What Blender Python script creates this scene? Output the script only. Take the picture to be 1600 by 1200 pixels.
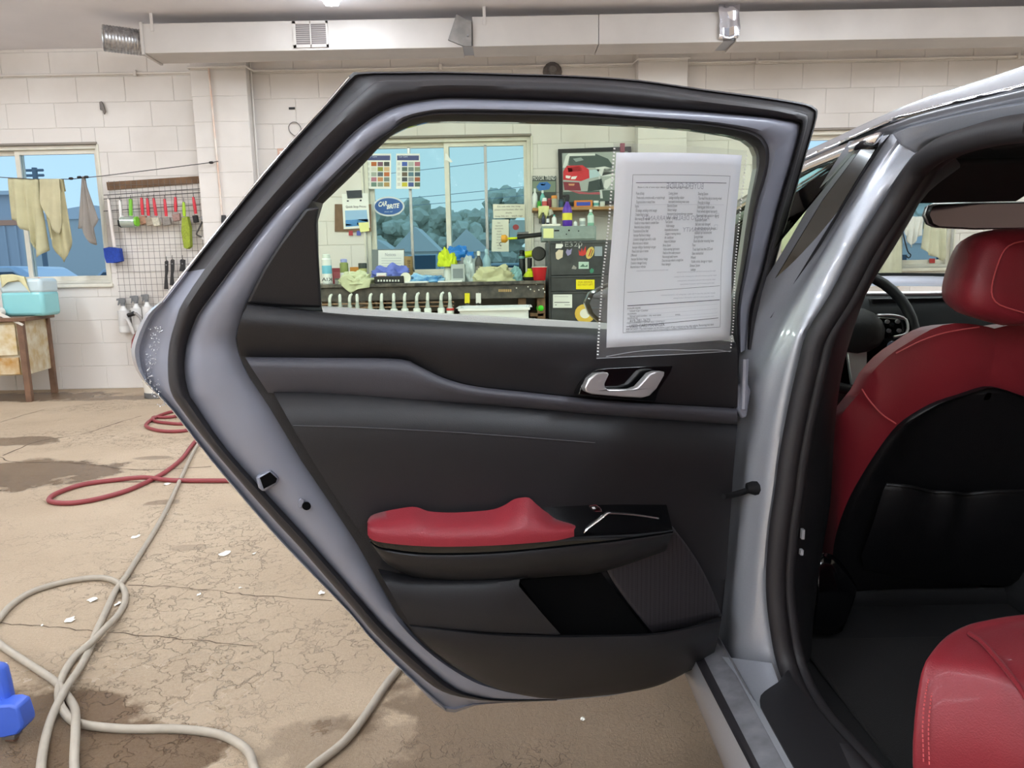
import bpy, bmesh, math, random
from mathutils import Vector, Matrix
from mathutils import noise as mnoise
from mathutils.geometry import tessellate_polygon
random.seed(7)
for o in list(bpy.data.objects): bpy.data.objects.remove(o)
SC = bpy.context.scene; COL = SC.collection
V = Vector
# ------------------------------------------------------------------ camera
CAMH = 1.1; FPX = 1150.0; PITCH = math.radians(9.0); ROLL = math.radians(1.1)
FW = V((0, math.cos(PITCH), -math.sin(PITCH))); R0 = V((1, 0, 0)); U0 = V((0, math.sin(PITCH), math.cos(PITCH)))
RT = R0*math.cos(ROLL) - U0*math.sin(ROLL); UP = R0*math.sin(ROLL) + U0*math.cos(ROLL)
CAMP = V((0, 0, CAMH))
cd = bpy.data.cameras.new('camera'); cam = bpy.data.objects.new('camera', cd); COL.objects.link(cam)
cd.sensor_width = 36; cd.lens = FPX/1600*36; cd.clip_start = 0.05; cd.clip_end = 500
mw = Matrix((RT, UP, -FW)).transposed().to_4x4(); mw.translation = CAMP; cam.matrix_world = mw
SC.camera = cam
SC.view_settings.view_transform = 'Standard'; SC.view_settings.look = 'None'
SC.view_settings.exposure = 0.0; SC.view_settings.gamma = 1.0; SC.view_settings.use_curve_mapping = False
# ------------------------------------------------------------------ world: hazy pale blue daylight
W = bpy.data.worlds.new('world'); SC.world = W; W.use_nodes = True
wn = W.node_tree.nodes; wl = W.node_tree.links
bg = wn['Background']; bg.inputs['Strength'].default_value = 1.0
tc = wn.new('ShaderNodeTexCoord'); sx = wn.new('ShaderNodeSeparateXYZ'); rp = wn.new('ShaderNodeValToRGB')
wl.new(tc.outputs['Generated'], sx.inputs[0]); wl.new(sx.outputs['Z'], rp.inputs[0]); wl.new(rp.outputs[0], bg.inputs[0])
rp.color_ramp.elements[0].position = 0.0; rp.color_ramp.elements[0].color = (0.74, 1.0, 1.22, 1)
rp.color_ramp.elements[1].position = 0.6; rp.color_ramp.elements[1].color = (0.46, 0.76, 1.15, 1)
LAMP = 64.0     # strength of the fluorescent tubes
# ------------------------------------------------------------------ pixel -> point on a known surface
def ray(px, py): return FW + RT*((px-800)/FPX) - UP*((py-600)/FPX)
def atY(px, py, Y): d = ray(px, py); return CAMP + d*(Y/d.y)
def atX(px, py, X): d = ray(px, py); return CAMP + d*(X/d.x)
def atZ(px, py, z): d = ray(px, py); return CAMP + d*((z-CAMH)/d.z)
def FL(px, py): return atZ(px, py, 0.0)
# ------------------------------------------------------------------ materials
def lin(h):
    if not isinstance(h, str): return tuple(h)
    h = h.lstrip('#'); c = [int(h[i:i+2], 16)/255 for i in (0, 2, 4)]
    return tuple(x/12.92 if x <= .04045 else ((x+.055)/1.055)**2.4 for x in c)
MATS = {}
def M(name, col='#808080', rough=.5, metal=0., coat=0., noise=None, bump=None, spec=.5, emit=0., col2=None, sheen=0.):
    if name in MATS: return MATS[name]
    m = bpy.data.materials.new(name); m.use_nodes = True; MATS[name] = m
    nt = m.node_tree; b = nt.nodes['Principled BSDF']; c = lin(col)
    b.inputs['Base Color'].default_value = (*c, 1); b.inputs['Roughness'].default_value = rough
    b.inputs['Metallic'].default_value = metal; b.inputs['Specular IOR Level'].default_value = spec
    b.inputs['Coat Weight'].default_value = coat; b.inputs['Coat Roughness'].default_value = .06
    if sheen: b.inputs['Sheen Weight'].default_value = sheen
    if emit:
        b.inputs['Emission Color'].default_value = (*c, 1); b.inputs['Emission Strength'].default_value = emit
    if noise or bump:
        t = nt.nodes.new('ShaderNodeTexCoord')
    if noise:
        n = nt.nodes.new('ShaderNodeTexNoise'); n.inputs['Scale'].default_value = noise[0]; n.inputs['Detail'].default_value = 6
        nt.links.new(t.outputs['Object'], n.inputs['Vector'])
        r = nt.nodes.new('ShaderNodeValToRGB'); nt.links.new(n.outputs['Fac'], r.inputs[0])
        c2 = lin(col2) if col2 else tuple(x*(1-noise[1]) for x in c)
        r.color_ramp.elements[0].position = .35; r.color_ramp.elements[0].color = (*c2, 1)
        r.color_ramp.elements[1].position = .65; r.color_ramp.elements[1].color = (*c, 1)
        nt.links.new(r.outputs[0], b.inputs['Base Color'])
    if bump:
        n2 = nt.nodes.new('ShaderNodeTexNoise'); n2.inputs['Scale'].default_value = bump[0]; n2.inputs['Detail'].default_value = 3
        nt.links.new(t.outputs['Object'], n2.inputs['Vector'])
        bp = nt.nodes.new('ShaderNodeBump'); bp.inputs['Strength'].default_value = bump[1]; bp.inputs['Distance'].default_value = .002
        nt.links.new(n2.outputs['Fac'], bp.inputs['Height']); nt.links.new(bp.outputs[0], b.inputs['Normal'])
    return m
def glass(name, tint, refl=.06, rough=0.0):
    if name in MATS: return MATS[name]
    m = bpy.data.materials.new(name); m.use_nodes = True; MATS[name] = m
    nt = m.node_tree; nt.nodes.clear()
    o = nt.nodes.new('ShaderNodeOutputMaterial'); tr = nt.nodes.new('ShaderNodeBsdfTransparent'); gl = nt.nodes.new('ShaderNodeBsdfGlossy')
    tr.inputs[0].default_value = (*lin(tint), 1); gl.inputs['Roughness'].default_value = rough
    lw = nt.nodes.new('ShaderNodeLayerWeight'); lw.inputs['Blend'].default_value = refl
    mx = nt.nodes.new('ShaderNodeMixShader')
    nt.links.new(lw.outputs['Fresnel'], mx.inputs[0]); nt.links.new(tr.outputs[0], mx.inputs[1]); nt.links.new(gl.outputs[0], mx.inputs[2])
    nt.links.new(mx.outputs[0], o.inputs[0]); return m
# ------------------------------------------------------------------ objects
def tag(o, label=None, cat=None, group=None, kind=None):
    if label: o['label'] = label
    if cat: o['category'] = cat
    if group: o['group'] = group
    if kind: o['kind'] = kind
    return o
def setparent(o, p):
    if p is not None:
        o.parent = p; o.matrix_parent_inverse = WM[p.name].inverted() if p.name in WM else Matrix()
WM = {}
def thing(name, label, cat, loc=(0, 0, 0), group=None):
    o = bpy.data.objects.new(name, None); COL.objects.link(o); o.location = loc; o.empty_display_size = .05
    WM[o.name] = Matrix.Translation(V(loc)); return tag(o, label, cat, group)
def obj(name, verts, faces, mat, parent=None, smooth=True, fmat=None, angle=40, solid=0, recalc=True, bevel=0, subsurf=0, weld=True):
    me = bpy.data.meshes.new(name); me.from_pydata([tuple(v) for v in verts], [], faces)
    for m in (mat if isinstance(mat, (list, tuple)) else [mat]): me.materials.append(m)
    if fmat:
        for p, i in zip(me.polygons, fmat): p.material_index = i
    bm = bmesh.new(); bm.from_mesh(me)
    if weld: bmesh.ops.remove_doubles(bm, verts=bm.verts, dist=1e-6)
    if recalc: bmesh.ops.recalc_face_normals(bm, faces=bm.faces)
    bm.to_mesh(me); bm.free()
    if smooth:
        me.shade_smooth(); me.set_sharp_from_angle(angle=math.radians(angle))
    o = bpy.data.objects.new(name, me); COL.objects.link(o)
    if solid:
        s = o.modifiers.new('solid', 'SOLIDIFY'); s.thickness = abs(solid); s.offset = -1 if solid > 0 else 1; s.use_rim = True
    if bevel:
        b = o.modifiers.new('bevel', 'BEVEL'); b.width = bevel; b.segments = 2; b.limit_method = 'ANGLE'; b.angle_limit = math.radians(35)
    if subsurf:
        s = o.modifiers.new('sub', 'SUBSURF'); s.levels = subsurf; s.render_levels = subsurf
    setparent(o, parent); WM[o.name] = Matrix()
    return o
BF = [(0, 1, 3, 2), (4, 6, 7, 5), (0, 4, 5, 1), (2, 3, 7, 6), (0, 2, 6, 4), (1, 5, 7, 3)]
def boxv(a, b): return [V((x, y, z)) for x in (a[0], b[0]) for y in (a[1], b[1]) for z in (a[2], b[2])]
def box(name, a, b, mat, parent=None, bevel=0.004, rot=None, pivot=None):
    vs = boxv(a, b)
    if rot is not None:
        c = V(pivot) if pivot is not None else (V(a)+V(b))/2
        Rm = Matrix.Rotation(rot[0], 3, rot[1]); vs = [c + Rm @ (v-c) for v in vs]
    return obj(name, vs, BF, mat, parent, smooth=bool(bevel), bevel=bevel, angle=30)
def boxes(name, lst, mat, parent=None, bevel=0):
    vs, fs = [], []
    for a, b in lst:
        k = len(vs); vs += boxv(a, b); fs += [tuple(k+i for i in f) for f in BF]
    return obj(name, vs, fs, mat, parent, smooth=False, bevel=bevel, weld=False)
def catmull(P, n=4, closed=False):
    P = [V(p) for p in P]; out = []; N = len(P)
    segs = N if closed else N-1
    for i in range(segs):
        p1, p2 = P[i], P[(i+1) % N]
        p0 = P[i-1] if (closed or i > 0) else p1*2-p2
        p3 = P[(i+2) % N] if (closed or i+2 < N) else p2*2-p1
        for k in range(n):
            t = k/n; t2 = t*t; t3 = t2*t
            out.append((p1*2 + (p2-p0)*t + (p0*2-p1*5+p2*4-p3)*t2 + (p1*3-p0-p2*3+p3)*t3)*.5)
    if not closed: out.append(P[-1])
    return out
def resample(P, n):
    P = [V(p) for p in P]; L = [0]
    for a, b in zip(P, P[1:]): L.append(L[-1]+(b-a).length)
    out = []; j = 0
    for k in range(n):
        s = L[-1]*k/(n-1)
        while j < len(P)-2 and L[j+1] < s: j += 1
        d = L[j+1]-L[j]; t = (s-L[j])/d if d > 1e-9 else 0
        out.append(P[j].lerp(P[j+1], min(1, max(0, t))))
    return out
def tubev(P, r, seg=8, closed=False, flat=1.0, flatdir=None):
    P = [V(p) for p in P]; n = len(P); vs = []; fs = []
    rr = r if isinstance(r, (list, tuple)) else [r]*n
    ref = V((0, 0, 1)) if flatdir is None else V(flatdir)
    prev = None
    for i in range(n):
        t = (P[(i+1) % n]-P[i-1]) if (closed or 0 < i < n-1) else (P[1]-P[0] if i == 0 else P[-1]-P[-2])
        t = t.normalized() if t.length > 1e-9 else V((0, 0, 1))
        if prev is None:
            a = ref - t*ref.dot(t)
            if a.length < .1: a = V((1, 0, 0)) - t*t.x
        else:
            a = (ref - t*ref.dot(t)) if flatdir is not None else (prev - t*prev.dot(t))
            if a.length < 1e-4: a = prev
        a.normalize(); prev = a; b = t.cross(a)
        for k in range(seg):
            w = 2*math.pi*k/seg; vs.append(P[i] + (a*math.cos(w)*flat + b*math.sin(w))*rr[i])
    m = n if closed else n-1
    for i in range(m):
        for k in range(seg):
            fs.append((i*seg+k, i*seg+(k+1) % seg, ((i+1) % n)*seg+(k+1) % seg, ((i+1) % n)*seg+k))
    if not closed: fs += [tuple(range(seg))[::-1], tuple((n-1)*seg+k for k in range(seg))]
    return vs, fs
def tube(name, P, r, mat, parent=None, seg=8, closed=False, n=0, **k):
    if n: P = catmull(P, n, closed)
    vs, fs = tubev(P, r, seg, closed, **k); return obj(name, vs, fs, mat, parent, angle=60)
def tubes(name, lst, mat, parent=None, seg=6):
    vs, fs = [], []
    for P, r in lst:
        a, b = tubev(P, r, seg); k = len(vs); vs += a; fs += [tuple(k+i for i in f) for f in b]
    return obj(name, vs, fs, mat, parent, angle=60)
def lathev(prof, c, seg=16, axis='Z'):
    vs, fs = [], []; n = len(prof); c = V(c)
    for r, h in prof:
        for k in range(seg):
            w = 2*math.pi*k/seg; x, y = r*math.cos(w), r*math.sin(w)
            vs.append(c + (V((x, y, h)) if axis == 'Z' else V((h, x, y)) if axis == 'X' else V((x, h, y))))
    for i in range(n-1):
        for k in range(seg): fs.append((i*seg+k, i*seg+(k+1) % seg, (i+1)*seg+(k+1) % seg, (i+1)*seg+k))
    fs += [tuple(range(seg))[::-1], tuple((n-1)*seg+k for k in range(seg))]
    return vs, fs
def lathe(name, prof, c, mat, parent=None, seg=16, axis='Z', angle=35):
    vs, fs = lathev(prof, c, seg, axis); return obj(name, vs, fs, mat, parent, angle=angle)
def grid(name, rows, mat, parent=None, fm=None, solid=0, closed=False, angle=50, **k):
    n = len(rows[0]); vs = [p for r in rows for p in r]; fs = []; fmat = []
    for i in range(len(rows)-1):
        for j in range(n if closed else n-1):
            fs.append((i*n+j, i*n+(j+1) % n, (i+1)*n+(j+1) % n, (i+1)*n+j))
            if fm: fmat.append(fm(i, j))
    return obj(name, vs, fs, mat, parent, fmat=fmat or None, solid=solid, angle=angle, **k)
def loft(name, rows, mat, parent=None, n=40, smooth=3, cross=1, **k):
    rr = [resample(catmull(r, smooth) if smooth and len(r) > 2 else r, n) for r in rows]
    if cross > 1 and len(rr) > 2:
        cols = [catmull([r[j] for r in rr], cross) for j in range(n)]
        rr = [[c[i] for c in cols] for i in range(len(cols[0]))]
    return grid(name, rr, mat, parent, **k)
def poly(name, P, mat, parent=None, ext=None, holes=(), bevel=0, smooth=True, angle=30):
    """flat-ish outline (with holes), extruded by the vector ext"""
    loops = [[V(p) for p in P]] + [[V(p) for p in h] for h in holes]
    flat = [p for l in loops for p in l]; tri = tessellate_polygon(loops); n = len(flat)
    vs = list(flat); fs = [tuple(t) for t in tri]
    if ext is not None:
        e = ext if callable(ext) else (lambda p: p+V(ext))
        vs += [e(p) for p in flat]; fs += [tuple(i+n for i in t)[::-1] for t in tri]; k = 0
        for l in loops:
            m = len(l)
            for i in range(m): fs.append((k+i, k+(i+1) % m, k+(i+1) % m+n, k+i+n))
            k += m
    return obj(name, vs, fs, mat, parent, smooth=smooth, bevel=bevel, angle=angle)
FONTC = {}
def textmesh(s, size=1.0, align='CENTER', spacing=1.0, line=1.0, bold=0):
    cu = bpy.data.curves.new('t', 'FONT'); cu.body = s; cu.size = size; cu.align_x = align; cu.align_y = 'CENTER'
    cu.space_character = spacing; cu.space_line = line; cu.resolution_u = 2; cu.offset = bold
    o = bpy.data.objects.new('t', cu); COL.objects.link(o)
    dg = bpy.context.evaluated_depsgraph_get(); me = o.evaluated_get(dg).to_mesh()
    vs = [v.co.copy() for v in me.vertices]; fs = [tuple(p.vertices) for p in me.polygons]
    o.evaluated_get(dg).to_mesh_clear(); bpy.data.objects.remove(o); bpy.data.curves.remove(cu)
    return vs, fs
def lettering(name, s, size, mapf, mat, parent=None, align='CENTER', fitw=None, sx=1.0, **k):
    vs, fs = textmesh(s, size, align, **k)
    if not vs: return None
    if fitw:
        w = max(v.x for v in vs)-min(v.x for v in vs); sx = fitw/w
    return obj(name, [mapf(v.x*sx, v.y) for v in vs], fs, mat, parent, smooth=False, recalc=False)
def copytree(o, parent=None, delta=(0, 0, 0), label=None):
    c = o.copy(); COL.objects.link(c)
    if parent is None:
        c.location = o.location + V(delta); WM[c.name] = Matrix.Translation(c.location) if o.type == "EMPTY" else Matrix()
    else:
        c.parent = parent; c.matrix_parent_inverse = o.matrix_parent_inverse.copy()
    if label: c['label'] = label
    for ch in o.children: copytree(ch, c)
    return c
# ================================================================== room
YW = 7.15; CZ = 3.157; XL, XR, YB = -7.0, 7.2, -5.5; CH = .2235
WIN = [(-5.41, -3.84), (-1.36, .215), (2.66, 4.235)]; WZ0, WZ1 = 1.023, 2.31
def walltex(name, base, dark, sc=1.1):
    if name in MATS: return MATS[name]
    m = M(name, base, .55, bump=(60, .25)); nt = m.node_tree; b = nt.nodes['Principled BSDF']
    g = nt.nodes.new('ShaderNodeNewGeometry'); n = nt.nodes.new('ShaderNodeTexNoise'); n.inputs['Scale'].default_value = sc; n.inputs['Detail'].default_value = 8
    nt.links.new(g.outputs['Position'], n.inputs['Vector'])
    r = nt.nodes.new('ShaderNodeValToRGB'); nt.links.new(n.outputs['Fac'], r.inputs[0])
    r.color_ramp.elements[0].position = .36; r.color_ramp.elements[0].color = (*lin(dark), 1)
    r.color_ramp.elements[1].position = .54; r.color_ramp.elements[1].color = (*lin(base), 1)
    nt.links.new(r.outputs[0], b.inputs['Base Color']); return m
m_wall = walltex('block_paint', '#e2dcd6', '#d6cfc8'); m_mort = walltex('mortar_paint', '#dbd5cf', '#d0cac4')
m_plain = M('side_wall_paint', '#e3dcd2', .6, noise=(1.5, .08)); m_ceil = M('ceiling_paint', '#ece9ee', .6, noise=(.9, .12))
m_white = M('white_trim_paint', '#eae5da', .45, noise=(6, .08)); m_cream = M('cream_frame', '#e6e1d2', .4, noise=(9, .08))
m_duct = M('duct_paint', '#bdb6b0', .5, noise=(3, .1)); m_alu = M('aluminium', '#a9a9aa', .35, .9)
m_dark = M('black_plastic', '#1b1a1c', .45); m_steel = M('steel', '#8f8f92', .35, .9)
# --- floor
m_floor = bpy.data.materials.new('concrete_floor'); m_floor.use_nodes = True
def floor_nodes():
    nt = m_floor.node_tree; N = nt.nodes; L = nt.links; b = N['Principled BSDF']
    g = N.new('ShaderNodeNewGeometry'); pos = g.outputs['Position']
    def noise(sc, det=6, rough=.6):
        n = N.new('ShaderNodeTexNoise'); n.inputs['Scale'].default_value = sc; n.inputs['Detail'].default_value = det; n.inputs['Roughness'].default_value = rough
        L.new(pos, n.inputs['Vector']); return n.outputs['Fac']
    def ramp(s, a, ca, c, cc):
        r = N.new('ShaderNodeValToRGB'); L.new(s, r.inputs[0]); e = r.color_ramp.elements
        e[0].position = a; e[0].color = (*ca, 1); e[1].position = c; e[1].color = (*cc, 1); return r.outputs[0]
    def math_(op, a, c=None):
        n = N.new('ShaderNodeMath'); n.operation = op
        for i, s in enumerate((a, c)):
            if s is None: continue
            if isinstance(s, (int, float)): n.inputs[i].default_value = s
            else: L.new(s, n.inputs[i])
        return n.outputs[0]
    def mix(f, a, c, typ='MIX'):
        n = N.new('ShaderNodeMix'); n.data_type = 'RGBA'; n.blend_type = typ
        if isinstance(f, float): n.inputs[0].default_value = f
        else: L.new(f, n.inputs[0])
        for i, s in ((6, a), (7, c)):
            if isinstance(s, tuple): n.inputs[i].default_value = (*s, 1)
            else: L.new(s, n.inputs[i])
        return n.outputs[2]
    base = ramp(noise(.8, 8), .35, lin('#c9b194'), .62, lin('#e6cfb2'))
    base = mix(math_('MULTIPLY', noise(110, 5, .8), .75), base, lin('#8f7861'))
    spk = ramp(noise(260, 2), .62, (0, 0, 0), .7, (1, 1, 1)); base = mix(math_('MULTIPLY', spk, .6), base, lin('#e2d2ba'))
    # crazing cracks
    def cracks(sc, w):
        wv = N.new('ShaderNodeTexNoise'); wv.inputs['Scale'].default_value = sc*1.7; wv.inputs['Detail'].default_value = 4; L.new(pos, wv.inputs['Vector'])
        ad = N.new('ShaderNodeMix'); ad.data_type = 'VECTOR'; ad.inputs[0].default_value = .12; L.new(pos, ad.inputs[4]); L.new(wv.outputs['Color'], ad.inputs[5])
        v = N.new('ShaderNodeTexVoronoi'); v.feature = 'DISTANCE_TO_EDGE'; v.inputs['Scale'].default_value = sc; L.new(ad.outputs[1], v.inputs['Vector'])
        return ramp(v.outputs['Distance'], 0.0, (1, 1, 1), w, (0, 0, 0))
    c1 = cracks(13, .035); msk = ramp(noise(1.3, 3), .42, (0, 0, 0), .56, (1, 1, 1))
    ck = math_('MULTIPLY', c1, msk); base = mix(math_('MULTIPLY', ck, .5), base, lin('#54463a'))
    # wet and stained places, and darker ones under the door, each a ragged ellipse
    wet_dark = None
    st = [(FL(25, 742), .62, .36, .9), (FL(15, 690), .42, .16, .8), (FL(185, 622), .75, .13, .7), (FL(40, 620), .9, .28, .9),
          (FL(240, 715), .13, .05, .6), (FL(252, 785), .10, .06, .6), (FL(300, 855), .10, .05, .4), (FL(220, 1170), .22, .14, .9), (FL(30, 1150), .3, .25, .9), (FL(1000, 1130), .75, .35, .75), (FL(1050, 1000), .5, .4, .5), (FL(700, 1170), .5, .16, .4)]
    nz = noise(5, 5)
    for p, rx, ry, amt in st:
        s = N.new('ShaderNodeVectorMath'); s.operation = 'SUBTRACT'; L.new(pos, s.inputs[0]); s.inputs[1].default_value = (p.x, p.y, 0)
        d = N.new('ShaderNodeVectorMath'); d.operation = 'DIVIDE'; L.new(s.outputs[0], d.inputs[0]); d.inputs[1].default_value = (rx, ry, 1)
        l = N.new('ShaderNodeVectorMath'); l.operation = 'LENGTH'; L.new(d.outputs[0], l.inputs[0])
        q = math_('ADD', l.outputs['Value'], math_('MULTIPLY', math_('SUBTRACT', nz, .5), 1.5))
        w = math_('MULTIPLY', ramp(q, .8, (1, 1, 1), .95, (0, 0, 0)), amt)
        wet_dark = w if wet_dark is None else math_('MAXIMUM', wet_dark, w)
    col = mix(wet_dark, base, mix(1.0, base, lin('#9a8c80'), 'MULTIPLY')); L.new(col, b.inputs['Base Color'])
    rg = N.new('ShaderNodeMapRange'); L.new(wet_dark, rg.inputs[0]); rg.inputs[3].default_value = .62; rg.inputs[4].default_value = .22
    # a thin film of water round the hoses near the camera
    p = FL(120, 1130); s = N.new('ShaderNodeVectorMath'); s.operation = 'SUBTRACT'; L.new(pos, s.inputs[0]); s.inputs[1].default_value = (p.x, p.y, 0)
    l = N.new('ShaderNodeVectorMath'); l.operation = 'LENGTH'; L.new(s.outputs[0], l.inputs[0])
    q = math_('ADD', l.outputs['Value'], math_('MULTIPLY', math_('SUBTRACT', nz, .5), .9))
    film = ramp(q, .3, (1, 1, 1), .55, (0, 0, 0)); rr = math_('SUBTRACT', rg.outputs[0], math_('MULTIPLY', film, .35)); L.new(rr, b.inputs['Roughness'])
    h = math_('SUBTRACT', math_('ADD', math_('MULTIPLY', noise(75, 6, .8), 1.3), math_('MULTIPLY', noise(9, 4), .5)), math_('MULTIPLY', ck, .7))
    bp = N.new('ShaderNodeBump'); bp.inputs['Strength'].default_value = .9; bp.inputs['Distance'].default_value = .008; L.new(h, bp.inputs['Height']); L.new(bp.outputs[0], b.inputs['Normal'])
floor_nodes()
floor = box('floor', (XL-.2, YB-.2, -.12), (XR+.2, YW+.2, 0), m_floor, bevel=0); tag(floor, kind='structure')
m_crack = M('crack_brown', '#5d4c3d', .9)  # brown of the crack ribbons laid on the floor
def crack(pts, w):
    P = catmull([FL(*p)+V((0, 0, .0012)) for p in pts], 6); rnd = random.Random(len(pts)); vs = []; fs = []
    for i, p in enumerate(P):
        t = (P[min(i+1, len(P)-1)]-P[max(i-1, 0)]).normalized(); s = V((-t.y, t.x, 0)); j = s*rnd.uniform(-1, 1)*.006; q = w*rnd.uniform(.4, 1.3)
        vs += [p+j+s*q, p+j-s*q]
    obj('crack', vs, [(2*i, 2*i+1, 2*i+3, 2*i+2) for i in range(len(P)-1)], m_crack, floor, smooth=False)
crack([(5, 712), (60, 690), (130, 678), (180, 662), (220, 650)], .0045); crack([(0, 714), (25, 722), (110, 723), (160, 728), (190, 733), (250, 734), (330, 729)], .005)
crack([(0, 660), (40, 648), (70, 640)], .004); crack([(0, 974), (60, 978), (120, 984), (230, 994), (310, 1001), (400, 1010)], .002)
crack([(200, 915), (280, 918), (350, 925), (400, 931), (520, 938)], .002)
# --- back wall: mortar body with block faces proud of it
segs = []; xs = [XL] + [x for w in WIN for x in w] + [XR]
for i in range(0, len(xs), 2): segs.append(((xs[i], YW+.004, 0), (xs[i+1], YW+.2, CZ)))
for a, b in WIN: segs += [((a, YW+.004, 0), (b, YW+.2, WZ0)), ((a, YW+.004, WZ1), (b, YW+.2, CZ))]
wall = boxes('wall_back', segs, m_mort); tag(wall, kind='structure')
for nm, a, b in (('wall_left', (XL-.2, YB, 0), (XL, YW, CZ)), ('wall_right', (XR, YB, 0), (XR+.2, YW, CZ)), ('wall_rear', (XL, YB-.2, 0), (XR, YB, CZ))):
    tag(box(nm, a, b, m_plain, bevel=0), kind='structure')
tag(box('ceiling', (XL-.2, YB-.2, CZ), (XR+.2, YW+.2, CZ+.1), m_ceil, bevel=0), kind='structure')
# block faces
def blockmesh():
    bm = bmesh.new(); bmesh.ops.create_cube(bm, size=1)
    es = [e for e in bm.edges if all(v.co.y < 0 for v in e.verts)]
    for v in bm.verts: v.co = V((v.co.x, v.co.y, v.co.z))
    me = bpy.data.meshes.new('block'); bm.to_mesh(me); bm.free(); return me
def block_template():
    # unit face 1 x 1 with a chamfered rim, y from 0 (front) to 1 (in the mortar)
    cx, cz = .006, .012
    vs = [(-.5+cx, 0, -.5+cz), (.5-cx, 0, -.5+cz), (.5-cx, 0, .5-cz), (-.5+cx, 0, .5-cz)]
    vs += [(-.5, .35, -.5), (.5, .35, -.5), (.5, .35, .5), (-.5, .35, .5), (-.5, 1, -.5), (.5, 1, -.5), (.5, 1, .5), (-.5, 1, .5)]
    fs = [(0, 1, 2, 3)]
    for k in (0, 4):
        for i in range(4): j = (i+1) % 4; fs.append((k+i, k+4+i, k+4+j, k+j))
    fs = [f if i else f for i, f in enumerate(fs)]
    me = bpy.data.meshes.new('block'); me.from_pydata(vs, [], fs); me.materials.append(m_wall); return me
BM = block_template(); J = .004
def block(x0, x1, z0, z1, y, parent):
    o = bpy.data.objects.new('block', BM); COL.objects.link(o); o.parent = parent
    o.location = ((x0+x1)/2, y, (z0+z1)/2); o.scale = (max(.01, x1-x0-J), .010, max(.01, z1-z0-J))
def sub(r, w):
    x0, x1, z0, z1 = r; a, b, c, d = w
    if x1 <= a or x0 >= b or z1 <= c or z0 >= d: return [r]
    out = []
    if x0 < a: out.append((x0, a, z0, z1)); x0 = a
    if x1 > b: out.append((b, x1, z0, z1)); x1 = b
    if z0 < c: out.append((x0, x1, z0, c))
    if z1 > d: out.append((x0, x1, d, z1))
    return out
PIL = [(-2.845, -2.345), (1.195, 1.64)]     # pilasters
cuts = [(a, b, WZ0, WZ1) for a, b in WIN] + [(a, b, 0, CZ) for a, b in PIL]
nb = 0
for r in range(15):
    z0 = r*CH; z1 = min(CZ, z0+CH)
    for c in range(-13, 13):
        x0 = c*.447 + (r % 2)*.2235 + .055
        rects = [(x0, x0+.447, z0, z1)]
        for w in cuts: rects = [q for s in rects for q in sub(s, w)]
        for q in rects:
            if q[1]-q[0] > .03 and q[3]-q[2] > .02 and q[0] > -5.5 and q[1] < 5.4 and not (-1.1 < q[0] < 1.0 and q[3] < .9):
                block(*q, YW-.001, wall); nb += 1
print('BLOCKS', nb)
for i, (a, b) in enumerate(PIL):
    t = box('trim_%d' % (i+1), (a, YW-.15, 0), (b, YW+.004, CZ), m_mort, bevel=0); tag(t, kind='structure')
    for r in range(15): block(a-.003, b+.003, r*CH, min(CZ, r*CH+CH), YW-.154, t)
    x = b-.0; tubes('corner_bead', [([(b+.012, YW-.05, .3), (b+.012, YW-.05, CZ-.02)], .009)], m_wall, t)
# --- windows
m_pane = glass('window_glass', '#eff6f9', .05)
for i, (a, b) in enumerate(WIN):
    w = boxes('window_%d' % (i+1), [((a, YW+.03, WZ1-.035), (b, YW+.14, WZ1)), ((a, YW+.03, WZ0), (b, YW+.14, WZ0+.03)), ((a, YW+.031, WZ0+.001), (a+.035, YW+.139, WZ1-.001)), ((b-.035, YW+.031, WZ0+.001), (b, YW+.139, WZ1-.001))], m_cream, bevel=.004)
    tag(w, kind='structure'); mid = (a+b)/2
    for k, (p, q, y) in enumerate(((a+.035, mid+.02, YW+.10), (mid-.03, b-.035, YW+.065))):
        s = boxes('sash', [((p, y, WZ1-.075), (q, y+.03, WZ1-.035)), ((p, y, WZ0+.03), (q, y+.03, WZ0+.075)), ((p, y-.001, WZ0+.031), (p+.045, y+.029, WZ1-.036)), ((q-.03, y-.001, WZ0+.031), (q, y+.029, WZ1-.036))], m_cream, w, bevel=.003)
        box('pane', (p+.03, y+.012, WZ0+.06), (q-.02, y+.016, WZ1-.06), m_pane, s, bevel=0)
        if i == 1: box('mullion', ((p+q)/2-.014, y, WZ0+.05), ((p+q)/2+.014, y+.02, WZ1-.06), m_alu, s, bevel=.002)
    box('window_sill', (a-.03, YW-.03, WZ0-.035), (b+.03, YW+.06, WZ0), m_cream, w, bevel=.006)
    box('lintel_trim', (a-.01, YW-.012, WZ1), (b+.01, YW+.02, WZ1+.02), M('lintel_shade_brown', '#8f867c', .6), w, bevel=.003)  # brown strip paints the dark shadow line over the window head
    for xx in (a-.02, b+.005): box('casing', (xx, YW-.012, WZ0), (xx+.015, YW+.03, WZ1), m_cream, w, bevel=.003)
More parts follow.
